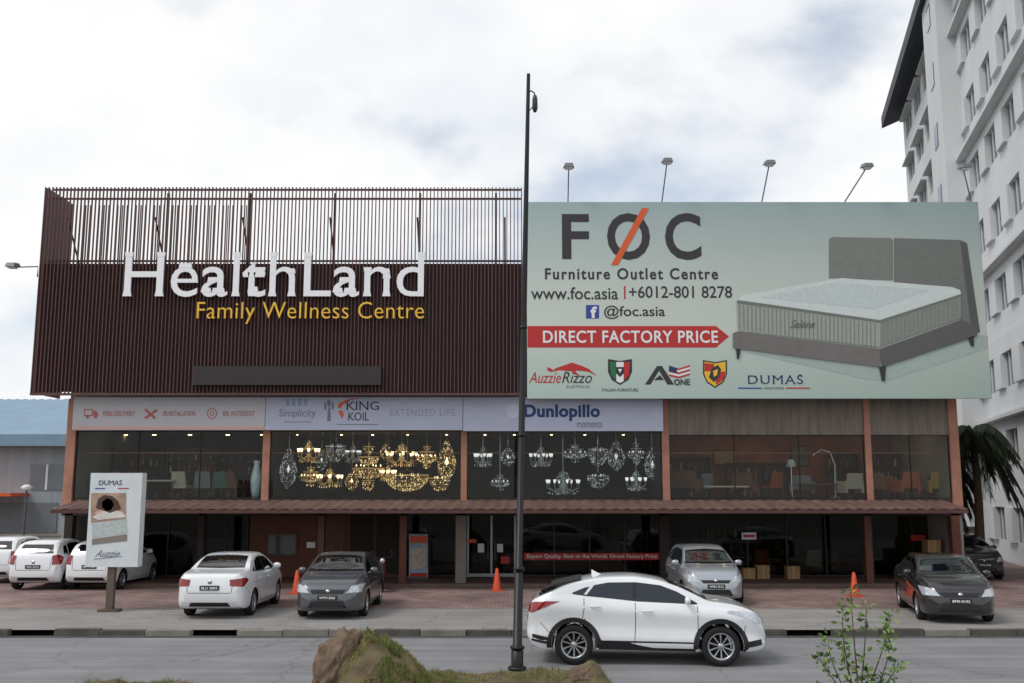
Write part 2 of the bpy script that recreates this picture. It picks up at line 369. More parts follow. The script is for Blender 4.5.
def make_car(key,T,loc,deg,paint,label,plate=None,style=(5,.03),cat='car'):
    e=thing('parked_car' if key!='cross' else 'car',loc,label,cat,math.radians(deg),'cars along the shop parking' if key!='cross' else None)
    res,lf,bvh=build_body(key,T); L=T['L']
    me=res.copy(); me.materials.clear(); me.materials.append(paint); me.materials.append(M_liner)
    me.polygons.foreach_set('material_index',lf); me.set_sharp_from_angle(angle=math.radians(34))
    body=link('body',me,e,False)
    X=lambda x:x-L/2
    for s in(1,-1):
        for poly in T['side']:
            convex_patch(bvh,[(X(a),0,b) for a,b in poly],(0,-s,0),name='side_window',m=M_cglass,parent=e)
        pts=[(X(a),s*b,c) for a,b,c in T['hl']]; convex_patch(bvh,pts,(-.8,-.6*s,-.1),name='headlight',m=M_hl,parent=e,off=.008,step=.04)
        pts=[(X(a),s*b,c) for a,b,c in T['tl']]; convex_patch(bvh,pts,(.8,-.6*s,-.05),name='tail_light',m=M_tl,parent=e,off=.008,step=.04)
        for ax in T['ax']: wheel(e,X(ax),s*(T['W']/2-.125),T['R'],s,style)
        mb=MB(); zx=pchip(T['belt'])(T['mir']); yw=pchip(T['wid'])(T['mir'])*.93
        c=Vector((X(T['mir']),s*(yw+.10),zx+.10))
        mb.lathe([(.0,-.10),(.05,-.09),(.075,-.03),(.078,.04),(.05,.09),(0,.10)],c=c,n=12,axis='y')
        mb.v=[(c.x+(v[0]-c.x)*.7,v[1],v[2]) for v in mb.v]
        mb.tube([(c.x,s*(yw-.04),zx+.03),(c.x,s*(yw+.05),zx+.06)],.022,6)
        mb.obj('door_mirror',paint,e,False)
        for hx in(T['doors'][1]+.22,T['doors'][2]+.20):
            zz=pchip(T['belt'])(hx)-.13
            h=bvh.ray_cast(Vector((X(hx),s*4,zz)),Vector((0,-s,0)))
            if h[0]:
                y=h[0].y; hb=MB(); hb.tube([(X(hx)-.09,y,zz),(X(hx)-.07,y+s*.03,zz+.004),(X(hx)+.07,y+s*.03,zz+.004),(X(hx)+.09,y,zz)],.013,6); hb.obj('door_handle',paint,e,False)
        g=MB(); d1,d2,d3=T['doors']; fb=pchip(T['belt']); zl=.30
        for dx in(d1,d2,d3): 
            ztop=fb(dx)
            low=zl if dx!=d3 else T['R']*2+.12
            ribbon(bvh,g,[(X(dx)-.03,0,low),(X(dx),0,(low+ztop)/2),(X(dx),0,ztop)],(0,-s,0),.011)
        ribbon(bvh,g,[(X(d1)-.03,0,zl),(X(d3)+.45,0,zl)],(0,-s,0),.011)
        ribbon(bvh,g,[(X(d3)+.45,0,zl),(X(d3)+.25,0,.50),(X(d3),0,T['R']*2+.12)],(0,-s,0),.011)
        ribbon(bvh,g,[(X(T['ax'][1]+T['R']+.08),0,.55),(X(L-.42),0,.72)],(0,-s,0),.009)
        ribbon(bvh,g,[(X(T['ax'][0]-T['R']-.08),0,.55),(X(.25),0,.74)],(0,-s,0),.009)
        ribbon(bvh,g,[(X(d1+.12),s*.68,2),(X(L-.45),s*.60,2)],(0,0,-1),.010)
        g.obj('panel_gap',M_gap,e,False)
        k=MB(); 
        ribbon(bvh,k,[(X(T['side'][2][0][0]),0,T['side'][2][0][1]-.012)]+[(X(T['side'][1][0][0]),0,T['side'][1][0][1]-.012),(X(T['side'][0][0][0]),0,T['side'][0][0][1]-.012),(X(T['side'][0][1][0]),0,T['side'][0][1][1]-.012)],(0,-s,0),.022,.006)
        for a,b in(((T['side'][1][2]),(T['side'][1][1])),):
            ribbon(bvh,k,[(X(a[0]+.04),0,a[1]),(X(b[0]+.04),0,b[1])],(0,-s,0),.08,.005)
        k.obj('window_trim',M_trim,e,False)
        if T.get('clad'):
            k=MB(); R=T['R']
            for ax in T['ax']:
                pts=[(X(ax)+(R+.10)*math.cos(a),0,R+(R+.10)*math.sin(a)) for a in[math.radians(v) for v in range(-12,194,9)]]
                ribbon(bvh,k,pts,(0,-s,0),.085,.014)
            ribbon(bvh,k,[(X(T['ax'][0]+R+.10),0,.36),(X(T['ax'][1]-R-.10),0,.34)],(0,-s,0),.16,.012)
            ribbon(bvh,k,[(X(T['ax'][1]+R+.10),0,.38),(X(L-.12),0,.42)],(0,-s,0),.10,.010)
            ribbon(bvh,k,[(X(T['ax'][0]-R-.10),0,.42),(X(.10),0,.48)],(0,-s,0),.12,.010)
            k.obj('wheel_arch_cladding',M_trim,e,False)
    if T.get('clad'):
        b=MB(); b.prism([(X(.42),1.36),(X(.50),1.40),(X(1.0),1.50),(X(1.0),1.45),(X(.62),1.36)],-.56,.56); b.obj('spoiler',M_trim,e,False)
        b=MB(); b.add([(X(1.2),-.03,1.51),(X(1.38),-.0,1.54),(X(1.2),.03,1.51),(X(1.2),0,1.63)],[(0,1,3),(1,2,3),(2,0,3)]); b.obj('aerial',paint,e,False)
    convex_patch(bvh,[(X(a),b,0) for a,b in T['ws']],(0,0,-1),name='windscreen',m=M_cglass,parent=e)
    ax,pl=T['rw']
    if ax=='z': convex_patch(bvh,[(X(a),b,0) for a,b in pl],(0,0,-1),name='rear_window',m=M_cglass,parent=e)
    else: convex_patch(bvh,[(0,a,b) for a,b in pl],(1,0,0),name='rear_window',m=M_cglass,parent=e)
    convex_patch(bvh,[(0,a,b) for a,b in T['grille']],(-1,0,0),name='grille',m=M_trim,parent=e,off=.006,step=.05)
    convex_patch(bvh,[(0,a,b) for a,b in T['lgrille']],(-1,0,0),name='lower_grille',m=M_trim,parent=e,off=.006,step=.05)
    convex_patch(bvh,[(0,-.5,.30),(0,.5,.30),(0,.44,.40),(0,-.44,.40)],(1,0,0),name='rear_diffuser',m=M_trim,parent=e,off=.006,step=.05)
    g=MB()
    zt=T['tl'][1][2]
    ribbon(bvh,g,[(0,-.5,T['tl'][0][2]-.16),(0,.5,T['tl'][0][2]-.16)],(1,0,0),.012)
    ribbon(bvh,g,[(0,-.52,T['tl'][0][2]-.16),(0,-.56,zt)],(1,0,0),.012); ribbon(bvh,g,[(0,.52,T['tl'][0][2]-.16),(0,.56,zt)],(1,0,0),.012)
    g.obj('boot_gap',M_gap,e,False)
    for sgn,zz in((1,T['plz']),(-1,T['rplz'])):
        h=bvh.ray_cast(Vector((sgn*5,0,zz)),Vector((-sgn,0,0)))
        if not h[0]: continue
        px=h[0].x; b=MB(); b.box(px-.02,px+.02,-.23,.23,zz-.055,zz+.055) 
        p=b.obj('licence_plate',M_trim,e,False)
        b=MB(); b.lathe([(0,-.01),(.05,-.01),(.055,.01),(0,.012)],c=(0,0,0),n=14,axis='x')
        hb=bvh.ray_cast(Vector((sgn*5,0,zz+.13)),Vector((-sgn,0,0)))
        if hb[0]: b.obj('badge',M_chr,e,False,(hb[0].x+sgn*.004,0,zz+.14))
        if plate:
            me=textmesh(plate,.38,.06,.001,.02); me.materials.clear(); me.materials.append(M_wprint)
            t=link('plate_lettering',me,p,False,(px+sgn*.022,0,zz)); t.rotation_euler=(math.pi/2,0,sgn*math.pi/2)
    return e
P_white=mat('white_car_paint',(228,230,232),.3,var=.02,coat=1)
P_grey=mat('grey_car_paint',(88,91,96),.3,metal=.5,var=.04,coat=1)
P_silver=mat('silver_car_paint',(170,175,181),.3,metal=.5,var=.03,coat=1)
P_dark=mat('dark_grey_car_paint',(48,46,48),.3,metal=.4,var=.04,coat=1)
GZ=.10
make_car('cross',CROSS,(2.50,19.45,.004),-4,P_white,'white crossover car with black wheel arches driving past on the road',style=(10,.014))
make_car('sedan',SEDAN,(-7.2,26.5,GZ),90,P_white,'white sedan parked with its boot and tail lights toward the road','BLU 2803')
make_car('sedan',SEDAN,(-4.38,26.45,GZ),-90,P_grey,'grey sedan parked nose out beside the white sedan','WTM 5565',style=(7,.02))
make_car('hatch',HATCH,(5.42,28.95,GZ),-90,P_silver,'silver hatchback parked nose out in front of the glass shopfront','WPN 3512')
make_car('sedan',SEDAN,(10.75,25.6,GZ),-102,P_dark,'dark grey sedan parked nose out at an angle near the kerb','BPM 8192')
make_car('hatch',HATCH,(-14.75,33.2,GZ),90,P_white,'small white hatchback parked tail out by the pylon sign','WA 2213')
make_car('hatch',HATCH,(-12.95,33.2,GZ),88,P_white,'white hatchback with dark windows parked next to another','BJP 7180')
make_car('hatch',HATCH,(-17.2,35.4,GZ),92,P_white,'white hatchback parked at the end of the row','VCC 901')
make_car('hatch',HATCH,(16.3,36.8,GZ),-92,P_dark,'black compact car parked beside the end of the shop building','WYK 4420')

# ================================================================= GROUND
def sheet(name,x0,x1,y0,y1,z,m):
    b=MB(); b.add([(x0,y0,z),(x1,y0,z),(x1,y1,z),(x0,y1,z)],[(0,1,2,3)]); o=b.obj(name,m); o['kind']='structure'; return o
M_ground=mat('distant_ground',(92,92,84),.9,var=.3,scale=.3)
M_road=asphalt('road_asphalt',(130,130,132),.12)
M_strip=asphalt('parking_concrete',(142,139,136),.10)
sheet('ground',-700,700,-300,1200,-.06,M_ground)
sheet('road',-120,120,2,22.4,0,M_road)
sheet('parking_strip',-120,120,22.62,26.6,GZ,M_strip)
m=bpy.data.materials.new('red_pavers'); m.use_nodes=True; nt=m.node_tree; N=nt.nodes; L_=nt.links; b_=N['Principled BSDF']; b_.inputs['Roughness'].default_value=.85
tc=N.new('ShaderNodeTexCoord'); br=N.new('ShaderNodeTexBrick'); br.inputs['Scale'].default_value=2.2
br.inputs['Color1'].default_value=(*lin((156,128,120)),1); br.inputs['Color2'].default_value=(*lin((126,104,100)),1); br.inputs['Mortar'].default_value=(*lin((88,80,78)),1); br.inputs['Mortar Size'].default_value=.022
L_.new(tc.outputs['Object'],br.inputs['Vector'])
nz=N.new('ShaderNodeTexNoise'); nz.inputs['Scale'].default_value=.6; nz.inputs['Detail'].default_value=6; nz.inputs['Roughness'].default_value=.65; L_.new(tc.outputs['Object'],nz.inputs['Vector'])
mr=N.new('ShaderNodeMapRange'); mr.inputs['From Min'].default_value=.3; mr.inputs['From Max'].default_value=.7; mr.inputs['To Min'].default_value=.6; mr.inputs['To Max'].default_value=1.3; L_.new(nz.outputs['Fac'],mr.inputs['Value'])
vm=N.new('ShaderNodeVectorMath'); vm.operation='SCALE'; L_.new(br.outputs['Color'],vm.inputs[0]); L_.new(mr.outputs[0],vm.inputs['Scale']); L_.new(vm.outputs[0],b_.inputs['Base Color'])
sheet('forecourt_paving',-120,60,26.6,48,GZ+.0,m)
M_kerb=mat('kerb_concrete',(128,124,116),.9,var=.35,scale=2,bump=.4)
M_kdark=mat('old_kerb_concrete',(84,80,74),.9,var=.35,scale=3,bump=.5)
k=MB(); x=-40
while x<40:
    j=random.uniform(-.02,.02)
    if random.random()>.06: k.box(x+.01,x+.99,22.4+j,22.62,-.02,GZ+.03+random.uniform(-.02,.012),0 if random.random()<.45 else 1)
    x+=1
o=k.obj('kerb',[M_kerb,M_kdark]); o['kind']='structure'
o=MB().box(-60,60,22.10,22.37,.002,.006).obj('gutter',mat('wet_gutter',(70,69,67),.8,var=.4,scale=1.5)); o['kind']='structure'
o=MB().box(-60,60,26.48,26.62,GZ,GZ+.012).obj('paving_border',M_kerb); o['kind']='structure'
def vh(x,y):
    g=lambda cx,cy,sx,sy,a:a*math.exp(-((x-cx)/sx)**2-((y-cy)/sy)**2)
    pl=.13/(1+math.exp((y-18.1-.25*math.sin(x*1.3))*9))/(1+math.exp((abs(x+.35)-2.0)*6))
    pl2=.13/(1+math.exp((y-17.15)*9))/(1+math.exp((abs(x+6)-1.3)*6))
    n=noise.noise(Vector((x*1.9,y*1.9,0)))*.08+noise.noise(Vector((x*5,y*5,0)))*.04+noise.noise(Vector((x*11,y*11,4)))*.02
    m=g(-2.25,15.5,.42,.8,.88)+g(-1.75,15.7,.40,.9,.52)+g(-1.25,16.0,.42,.9,.16)+g(1.15,16.6,.30,.5,.30)+g(1.42,16.7,.15,.3,.12)
    return -.09+pl+pl2+m+(n*(1+m*2.2) if pl+pl2>.04 else 0)
gx,gy=220,110; b=MB(); vs=[];fs=[]
for i in range(gx+1):
    for j in range(gy+1):
        X_=-9+18*i/gx; Y_=11+8*j/gy; vs.append((X_,Y_,vh(X_,Y_)))
for i in range(gx):
    for j in range(gy):
        a=i*(gy+1)+j; fs.append((a,a+gy+1,a+gy+2,a+1))
b.add(vs,fs,0,True)
o=b.obj('grass_verge',mat('verge_soil',(98,86,62),.95,var=.55,scale=3,bump=.9)); o['kind']='structure'
M_blade=[mat('grass_blade_%s'%n,c,.7,var=.35,scale=5) for n,c in(('green',(92,110,48)),('olive',(112,118,60)),('dry',(146,132,88)))]
b=MB(); c=0
while c<26000:
    if random.random()<.45: x,y=random.gauss(-1.9,.6),random.gauss(15.4,.6)
    else: x=random.uniform(-7.4,2.0); y=random.uniform(14.2,18.5)
    z=vh(x,y)
    if z<.015: continue
    if noise.noise(Vector((x*2.2,y*2.2,9)))>.22: continue
    c+=1
    cl=noise.noise(Vector((x*3.1,y*3.1,3)))
    h=random.uniform(.025,.06)*(2.1 if cl>.12 else .9); a=random.uniform(0,6.28); w=.006; l=random.uniform(-.05,.05)
    dx,dy=math.cos(a)*w,math.sin(a)*w
    b.add([(x-dx,y-dy,z-.01),(x+dx,y+dy,z-.01),(x+l,y+random.uniform(-.03,.03),z+h)],[(0,1,2)],random.choices((0,1,2),(5,4,2) if cl>0 else (2,4,4))[0])
o=b.obj('grass',M_blade); o['kind']='stuff'; o['label']='short rough grass tufts covering the verge'; o['category']='grass'
def rock(loc,sx,sy,sz,seed,label):
    bm=bmesh.new(); bmesh.ops.create_icosphere(bm,subdivisions=5,radius=1)
    for v in bm.verts:
        d=v.co.normalized(); q=d*1.7+Vector((seed,0,0)); n=noise.fractal(q,1,2,5)*.28+abs(noise.noise(q*2.6))*.16
        f=(1+n); v.co=Vector((d.x*sx*f+.08*d.z,d.y*sy*f,d.z*sz*f+sz*.7))
    for f in bm.faces:f.smooth=True
    me=bpy.data.meshes.new('rock'); bm.to_mesh(me); bm.free(); me.materials.append(mat('brown_rock',(112,94,78),.95,var=.5,scale=4,bump=1.0,fine=5))
    o=link('rock',me,None,True,loc); o['label']=label; o['category']='rock'
rock((-2.60,15.45,-.03),.33,.42,.62,0,'rough brown boulder standing in the grass mound')
rock((-2.12,15.0,.22),.22,.2,.22,3,'small brown stone set into the grass mound')
rock((1.05,16.4,-.05),.2,.2,.22,5,'small brown stone half buried in the grass')
# ================================================================= SHOP BUILDING
YF=33.0
cx=lambda px,Y=YF,py=465:W(px,py,Y)[0]
zz=lambda py,Y=YF:W(512,py,Y)[1]
XL,XR=cx(66),cx(959)
ZFL=zz(498); ZC=zz(431); ZPLAIN=8.9
shop=thing('shop_building',(0,38,0),'two-storey shop building with glass upper showroom and brown canopy','building')
M_wall=mat('grey_plaster',(150,146,140),.85,var=.12,scale=1.2,bump=.1)
M_int=mat('interior_plaster',(84,72,60),.85,var=.15)
M_intd=mat('dark_interior_wall',(44,36,32),.85,var=.2,scale=2)
M_floor=mat('polished_floor',(74,58,46),.35,var=.2,scale=2)
M_ceil=mat('ceiling_panel',(110,96,82),.9,var=.05)
M_brown=mat('red_brown_wall',(104,64,52),.8,var=.22,scale=1.5,bump=.2)
M_frame=mat('dark_window_frame',(46,42,40),.5,metal=.3)
G1=glassmat('showroom_glass',(.88,.91,.89),.55)
b=MB()
b.box(XL,XL+.25,YF+.02,47,0,ZPLAIN); b.box(XR-.25,XR,YF+.02,47,0,ZPLAIN)
b.box(XL+.25,XR-.25,46.7,47,0,ZPLAIN); b.box(XL+.25,XR-.25,YF+.05,YF+.3,ZC+.02,ZPLAIN-.02)
b.obj('wall',M_wall,shop)
MB().box(XL-.1,XR+.1,YF+.0,47.1,ZPLAIN,ZPLAIN+.25).obj('roof',M_wall,shop)
MB().box(XL+.25,XR-.25,YF+.02,46.7,ZFL-.3,ZFL-.02).obj('floor_slab',M_floor,shop)
MB().box(XL+.25,XR-.25,YF+.31,46.7,ZC+.12,ZC+.3).obj('ceiling',M_ceil,shop)
b=MB(); b.box(XL+.26,XR-.26,40.5,40.7,ZFL-.01,ZC+.11); b.obj('back_wall',M_int,shop)
b=MB(); b.box(cx(669),cx(950),38.2,38.4,ZFL-.01,ZC+.11); b.obj('back_wall',mat('orange_interior_wall',(142,84,54),.8,var=.45,scale=.9),shop)
b=MB(); b.box(cx(76),cx(263),39.8,39.98,ZFL-.01,ZC+.11); b.obj('back_wall',mat('dim_green_wall',(66,74,66),.8,var=.45,scale=1),shop)
for px in(266,664): MB().box(cx(px)-.08,cx(px)+.08,YF+.32,38.1,ZFL-.01,ZC+.11).obj('partition',M_intd,shop)
PL=GZ+.10
o=MB().box(XL-.3,XR+.3,YF-.35,46.6,0,PL).obj('plinth',mat('plinth_tile',(104,82,74),.7,var=.25,scale=2),shop)
cols=[(66,75),(263,270),(461,467),(662,669),(865,871),(950,959)]
for a,c_ in cols: MB().box(cx(a),cx(c_),YF-.12,YF+.12,ZFL-.3,zz(399)).obj('column',M_peach,shop)
bays=[(75,263),(270,461),(467,662),(669,865),(871,950)]
def window(x0,x1,z0,z1,Y,nmul,parent,glass,fw=.05,trans=None,name='window'):
    fr=MB(); fr.box(x0,x1,Y-.04,Y+.04,z0,z0+fw); fr.box(x0,x1,Y-.04,Y+.04,z1-fw,z1)
    for i in range(nmul+1):
        x=x0+(x1-x0-fw)*i/nmul; fr.box(x,x+fw,Y-.037,Y+.037,z0+fw,z1-fw)
    if trans: fr.box(x0+fw,x1-fw,Y-.03,Y+.03,trans,trans+fw*.8)
    w=fr.obj(name,M_frame,parent)
    MB().box(x0+fw*.5,x1-fw*.5,Y-.006,Y+.006,z0+fw*.5,z1-fw*.5).obj('glass',glass,w)
    return w
for i,(a,c_) in enumerate(bays):
    window(cx(a)+.01,cx(c_)-.01,ZFL,ZC-(.12 if i>2 else 0),YF,3 if i<4 else 2,shop,G1,.022)
b=MB(); b.box(XL+.1,XR-.1,YF-.06,YF+.04,ZC+.005,ZC+.10); b.obj('lintel',M_peach,shop)
b=MB(); b.box(cx(76),cx(950),YF+.35,YF+.38,zz(452),zz(453)); b.obj('rail',mat('rail_orange',(150,96,70),.6),shop)
M_dl=mat('downlight',(255,220,170),.5,es=8,ecol=(255,214,160),var=0)
M_dl2=mat('bright_downlight',(255,220,170),.5,es=26,ecol=(255,206,150),var=0)
for px in range(84,950,36):
    for y in(34.9,37.2):
        big=px>665 or px<262
        r=.075 if big else .045
        MB().lathe([(0,0),(r,0),(r,-.02),(0,-.02)],c=(cx(px+random.uniform(-5,5))*y/33,y,ZC+.118),n=8).obj('downlight',M_dl2 if px>665 else M_dl,shop)
b=MB(); x=cx(669); x1=cx(950); z0,z1=zz(435),zz(399,32.9)
n=int((x1-x)/.075)
vs=[];fs=[]
for i in range(n+1):
    yy=32.93-(.03 if i%4 in(0,1) else 0); vs+=[(x+(x1-x)*i/n,yy,z0),(x+(x1-x)*i/n,yy,z1+.3)]
fs=[(2*i,2*i+2,2*i+3,2*i+1) for i in range(n)]
b.add(vs,fs); b.obj('corrugated_cladding',mat('weathered_cladding',(118,108,98),.7,var=.35,scale=1.4,stretch=(3,1,.4)),shop)
zc0=zz(511,31.0); zc1=zc0+.30
b=MB(); n=150; xa,xb=cx(52,31.0,505),cx(967,31.0,505)
vs=[];
for i in range(n*2+1):
    x=xa+(xb-xa)*i/(n*2); r=.022 if i%4 in(0,1) else 0
    vs+=[(x,30.95,zc0+.05+r),(x,YF-.13,zc1+r)]
b.add(vs,[(2*i,2*i+2,2*i+3,2*i+1) for i in range(n*2)])
b.box(xa,xb,30.93,30.98,zc0-.07,zc0+.045,1)
for i in range(40):
    x=xa+.1+(xb-xa-.25)*i/39; b.add([(x,31.0,zc0-.02),(x+.06,31.0,zc0-.02),(x+.06,YF-.13,zc1-.1),(x,YF-.13,zc1-.1),(x,31,zc0+.04),(x+.06,31,zc0+.04),(x+.06,YF-.13,zc1-.03),(x,YF-.13,zc1-.03)],[(0,3,2,1),(0,1,5,4),(0,4,7,3),(1,2,6,5)],1)
M_can=mat('canopy_sheet',(104,78,72),.6,var=.4,scale=1.5,stretch=(2,.4,1)); M_can2=mat('canopy_fascia',(80,50,46),.6,var=.3)
b.obj('canopy',[M_can,M_can2],shop)
MB().box(XL,XR,YF-.1,YF+.0,zc0-.18,ZFL-.31).obj('beam',M_intd,shop)
gx_=lambda px,Y:W(px,550,Y)[0]
for px,w,mm in((68,.26,M_intd),(201,.2,M_intd),(321,.2,M_wood),(403,.22,M_brown),(461,.34,mat('pale_column',(120,114,106),.8)),(664,.28,M_intd),(868,.22,M_wood),(956,.28,M_brown)):
    MB().box(gx_(px,33)-w/2,gx_(px,33)+w/2,YF-.10,YF+.2,PL,zc0+.1).obj('column',mm,shop)
YG=35.2
zt=ZFL-.31
MB().box(gx_(249,YG),gx_(402,YG),YG,YG+.2,PL,zt).obj('wall',M_brown,shop)
d=MB(); d.box(gx_(318,YG),gx_(345,YG),YG-.05,YG-.002,PL,2.35); dd=d.obj('door',M_wood,shop)
MB().tube([(gx_(342,YG),YG-.1,.9),(gx_(342,YG),YG-.1,1.3)],.02).obj('handle',M_steel,dd)
for pa,pb in((350,373),(376,399)): MB().box(gx_(pa,YG),gx_(pb,YG),YG-.04,YG-.002,PL+.1,2.3).obj('wall_panel',M_intd,shop)
x0,z0=W(266,556,YG);x1,z1=W(298,533,YG)
fr=MB(); 
for q in((x0,x1,z0,z0+.06),(x0,x1,z1-.06,z1),(x0,x0+.06,z0+.06,z1-.06),(x1-.06,x1,z0+.06,z1-.06)): fr.box(q[0],q[1],YG-.06,YG-.003,q[2],q[3])
fw=fr.obj('window',M_wood,shop); MB().box(x0+.06,x1-.06,YG-.02,YG-.003,z0+.06,z1-.06).obj('glass',mat('dark_glass',(70,76,74),.06,spec=.8),fw)
G2=glassmat('shopfront_glass',(.55,.60,.58),.7)
for a,c_,n in((72,200,4),(203,248,2),(404,456,2),(518,661,4),(668,866,5),(872,954,2)):
    window(gx_(a,YG),gx_(c_,YG),PL+.02,zt,YG,n,shop,G2,.05,trans=2.35)
dx0,dx1=gx_(467,YG),gx_(516,YG); fr=MB(); M_al=mat('aluminium_frame',(150,152,152),.4,metal=.6)
for i in range(3):
    x=dx0+(dx1-dx0-.07)*i/2; fr.box(x,x+.07,YG-.04,YG+.04,PL,zt)
fr.box(dx0+.07,dx1-.07,YG-.035,YG+.035,2.35,2.42); fr.box(dx0+.07,dx1-.07,YG-.035,YG+.035,PL+.01,PL+.12)
dr=fr.obj('door',M_al,shop); MB().box(dx0+.03,dx1-.03,YG-.006,YG+.006,PL+.02,zt-.02).obj('glass',G2,dr)
MB().tube([((dx0+dx1)/2-.12,YG-.09,.8),((dx0+dx1)/2-.12,YG-.09,1.4)],.018).obj('handle',M_steel,dr)
MB().tube([((dx0+dx1)/2+.12,YG-.09,.8),((dx0+dx1)/2+.12,YG-.09,1.4)],.018).obj('handle',M_steel,dr)
b=MB(); b.box(XL+.26,XR-.26,41.5,41.7,PL,ZFL-.31); b.obj('back_wall',M_intd,shop)
for i in range(14):
    x=XL+1+(XR-XL-2)*(i+random.uniform(-.2,.2))/13; MB().box(x-.05,x+.05,36.5,36.6,ZFL-.34,ZFL-.302).obj('downlight',M_dl,shop)
for px,py,w,h,mm in((481,548,.22,.3,M_wprint),(500,548,.2,.28,M_wprint),(472,541,.3,.12,M_org),(311,545,.3,.2,M_wprint),(505,560,.3,.25,M_red)):
    x,z=W(px,py,YG-.08); MB().box(x-w/2,x+w/2,YG-.09,YG-.07,z-h/2,z+h/2).obj('notice',mm,shop)
# ================================================================= SIGNS
rs=thing('shop_sign',(cx(592),YG-.1,1.2),'red and white lettered strip across the ground floor glass','sign')
art([(524,553),(660,553),(660,560),(524,560)],YG-.06,M_red,rs,'panel')
text('Expert Quality. Best to the World. Direct Factory Price',527,554.2,657,559.2,YG-.066,M_wprint,rs,bold=.015)
M_bn1=mat('pale_banner',(190,188,192),.6,var=.06,scale=1); M_bn2=mat('lavender_banner',(184,188,208),.6,var=.06,scale=1)
YB=32.6
def panel(px0,py0,px1,py1,Y,th,m,parent,name='panel'):
    x0=cx(px0,Y,(py0+py1)/2); x1=cx(px1,Y,(py0+py1)/2); z0=W(512,py1,Y)[1]; z1=W(512,py0,Y)[1]
    return MB().box(x0,x1,Y,Y+th,z0,z1).obj(name,m,parent)
s1=thing('fascia_sign',(cx(168),YB,5),'long pale banner sign with small red service icons above the windows','sign')
panel(73,397,265,430,YB,.18,M_bn1,s1)
A=YB-.008
M_red2=mat('soft_red_print',(176,92,88),.5,var=.04)
for q in([(84,409),(93,409),(93,416),(84,416)],[(93.6,411),(96,411),(98,413.5),(98,416),(93.6,416)],circ(87.5,417,1.6,1.6,10),circ(95.5,417,1.6,1.6,10)): art(q,A-.001*random.random(),M_red2,s1,'icon')
art([(85,410.2),(92,410.2),(92,414.8),(85,414.8)],A-.006,M_bn1,s1,'icon')
for q in([(144,410),(146,408.5),(156,417.5),(154,419)],[(156,409),(157.5,411),(146,419),(144,417.5)]): art(q,A-.004*random.random(),M_red2,s1,'icon')
art(circ(212,413.5,5,5.5),A,M_red2,s1,'icon'); art(circ(212,413.5,4,4.5),A-.005,M_bn1,s1,'icon'); text('0',210,411,214,416,A-.01,M_red2,s1,'icon')
for px,t in((83,'FREE DELIVERY'),(143,'0% INSTALLATION'),(203,'0% INTEREST')): text(t,px+20,411,px+52,416,A,M_red2,s1)
panel(73,426.6,265,429,YB-.006,.004,mat('peach_print',(214,170,150),.6),s1,'stripe')
s2=thing('fascia_sign',(cx(364),YB,5),'lavender banner sign with mattress brand names in a row','sign')
panel(265.6,397,462.6,430,YB,.18,M_bn2,s2)
M_gprint=mat('grey_print',(120,124,136),.6); M_navy=mat('navy_print',(34,50,98),.6); M_teal=mat('deep_blue_print',(22,62,112),.6)
text('Simplicity',279,409,316,419,YB-.006,M_gprint,s2,shear=.1); 
for k in range(4): art([(286+k*6,399),(289.5+k*6,399),(289.5+k*6,406),(286+k*6,406)],YB-.006,mat('pale_blue_print',(150,162,196),.6),s2,'emblem')
art([(284,421.5),(312,421.5),(312,422.3),(284,422.3)],YB-.006,M_gprint,s2,'underline')
for q in([(327,401),(329,399.5),(331,401),(330.5,406),(327.5,406)],[(324,403),(326,402),(326.5,409),(324.5,410)],[(334,403),(332,402),(331.5,409),(333.5,410)],[(328,407),(330,407),(331,421),(327,421)]): art(q,YB-.006,M_gprint,s2,'emblem')
for q in([(345,400.5),(352,398.5),(361,398.5),(352,399.8)],[(338,404),(345,400.5),(351,400),(343,404.5),(340,409),(337.6,407)],[(338,411),(342,410),(344,415),(342,419)]): art(q,YB-.006,M_org,s2,'emblem')
text('KING',346,401.5,379,410,YB-.008,M_dark,s2,serif=.04); text('KOIL',348,412.5,369,420.5,YB-.008,M_dark,s2,serif=.04)
art([(337,424),(378,424),(378,424.8),(337,424.8)],YB-.008,M_gprint,s2,'underline')
text('EXTENDED LIFE',390,409,455,416,YB-.006,mat('pale_grey_print',(150,154,176),.6),s2,space=1.2)
s3=thing('fascia_sign',(cx(564),YB,5),'lavender banner sign with a dark blue mattress brand name','sign')
panel(463.2,397,663,431,YB,.18,M_bn2,s3)
text('Dunlopillo',524,404.5,600,421,YB-.008,M_teal,s3,bold=.038,space=1.05); text('moments',577,421.5,602,427.5,YB-.008,M_gprint,s3)
art(circ(513,411,7,7),YB-.008,mat('pale_print',(204,206,222),.6),s3,'emblem')
# ---- left slatted sign
YS=32.0
hs=thing('slatted_sign',(cx(280,YS),YS,zz(393,YS)),'dark brown slatted rooftop sign screen with white and yellow raised letters','sign')
zt_,zb_,zm=zz(187,YS),zz(393,YS),zz(263,YS)
xl,xr=cx(30,YS,393)+.0,cx(523,YS,300)
M_slat=mat('brown_slat',(88,56,54),.55,var=.25,scale=1.2,stretch=(3,3,.3)); M_bk=mat('dark_brown_backing',(60,36,34),.7,var=.15)
b=MB(); n=132
for i in range(n):
    x=xl+(xr-xl-.06)*i/(n-1); b.box(x,x+.030,YS,YS+.07,zb_,zt_+random.uniform(-.01,.01))
for i in range(14):
    y=YS+.12+i*.14; b.box(xl-.002,xl+.08,y,y+.04,zb_,zt_)
for i in range(40):
    x=xl+.2+i*.16; b.box(x,x+.025,YS+1.6,YS+1.65,zm-.5,zt_-.15)
b.obj('slats',M_slat,hs)
MB().box(xl+.12,xr-.05,YS+.10,YS+.2,zb_+.05,zm).obj('backing_panel',M_bk,hs)
b=MB()
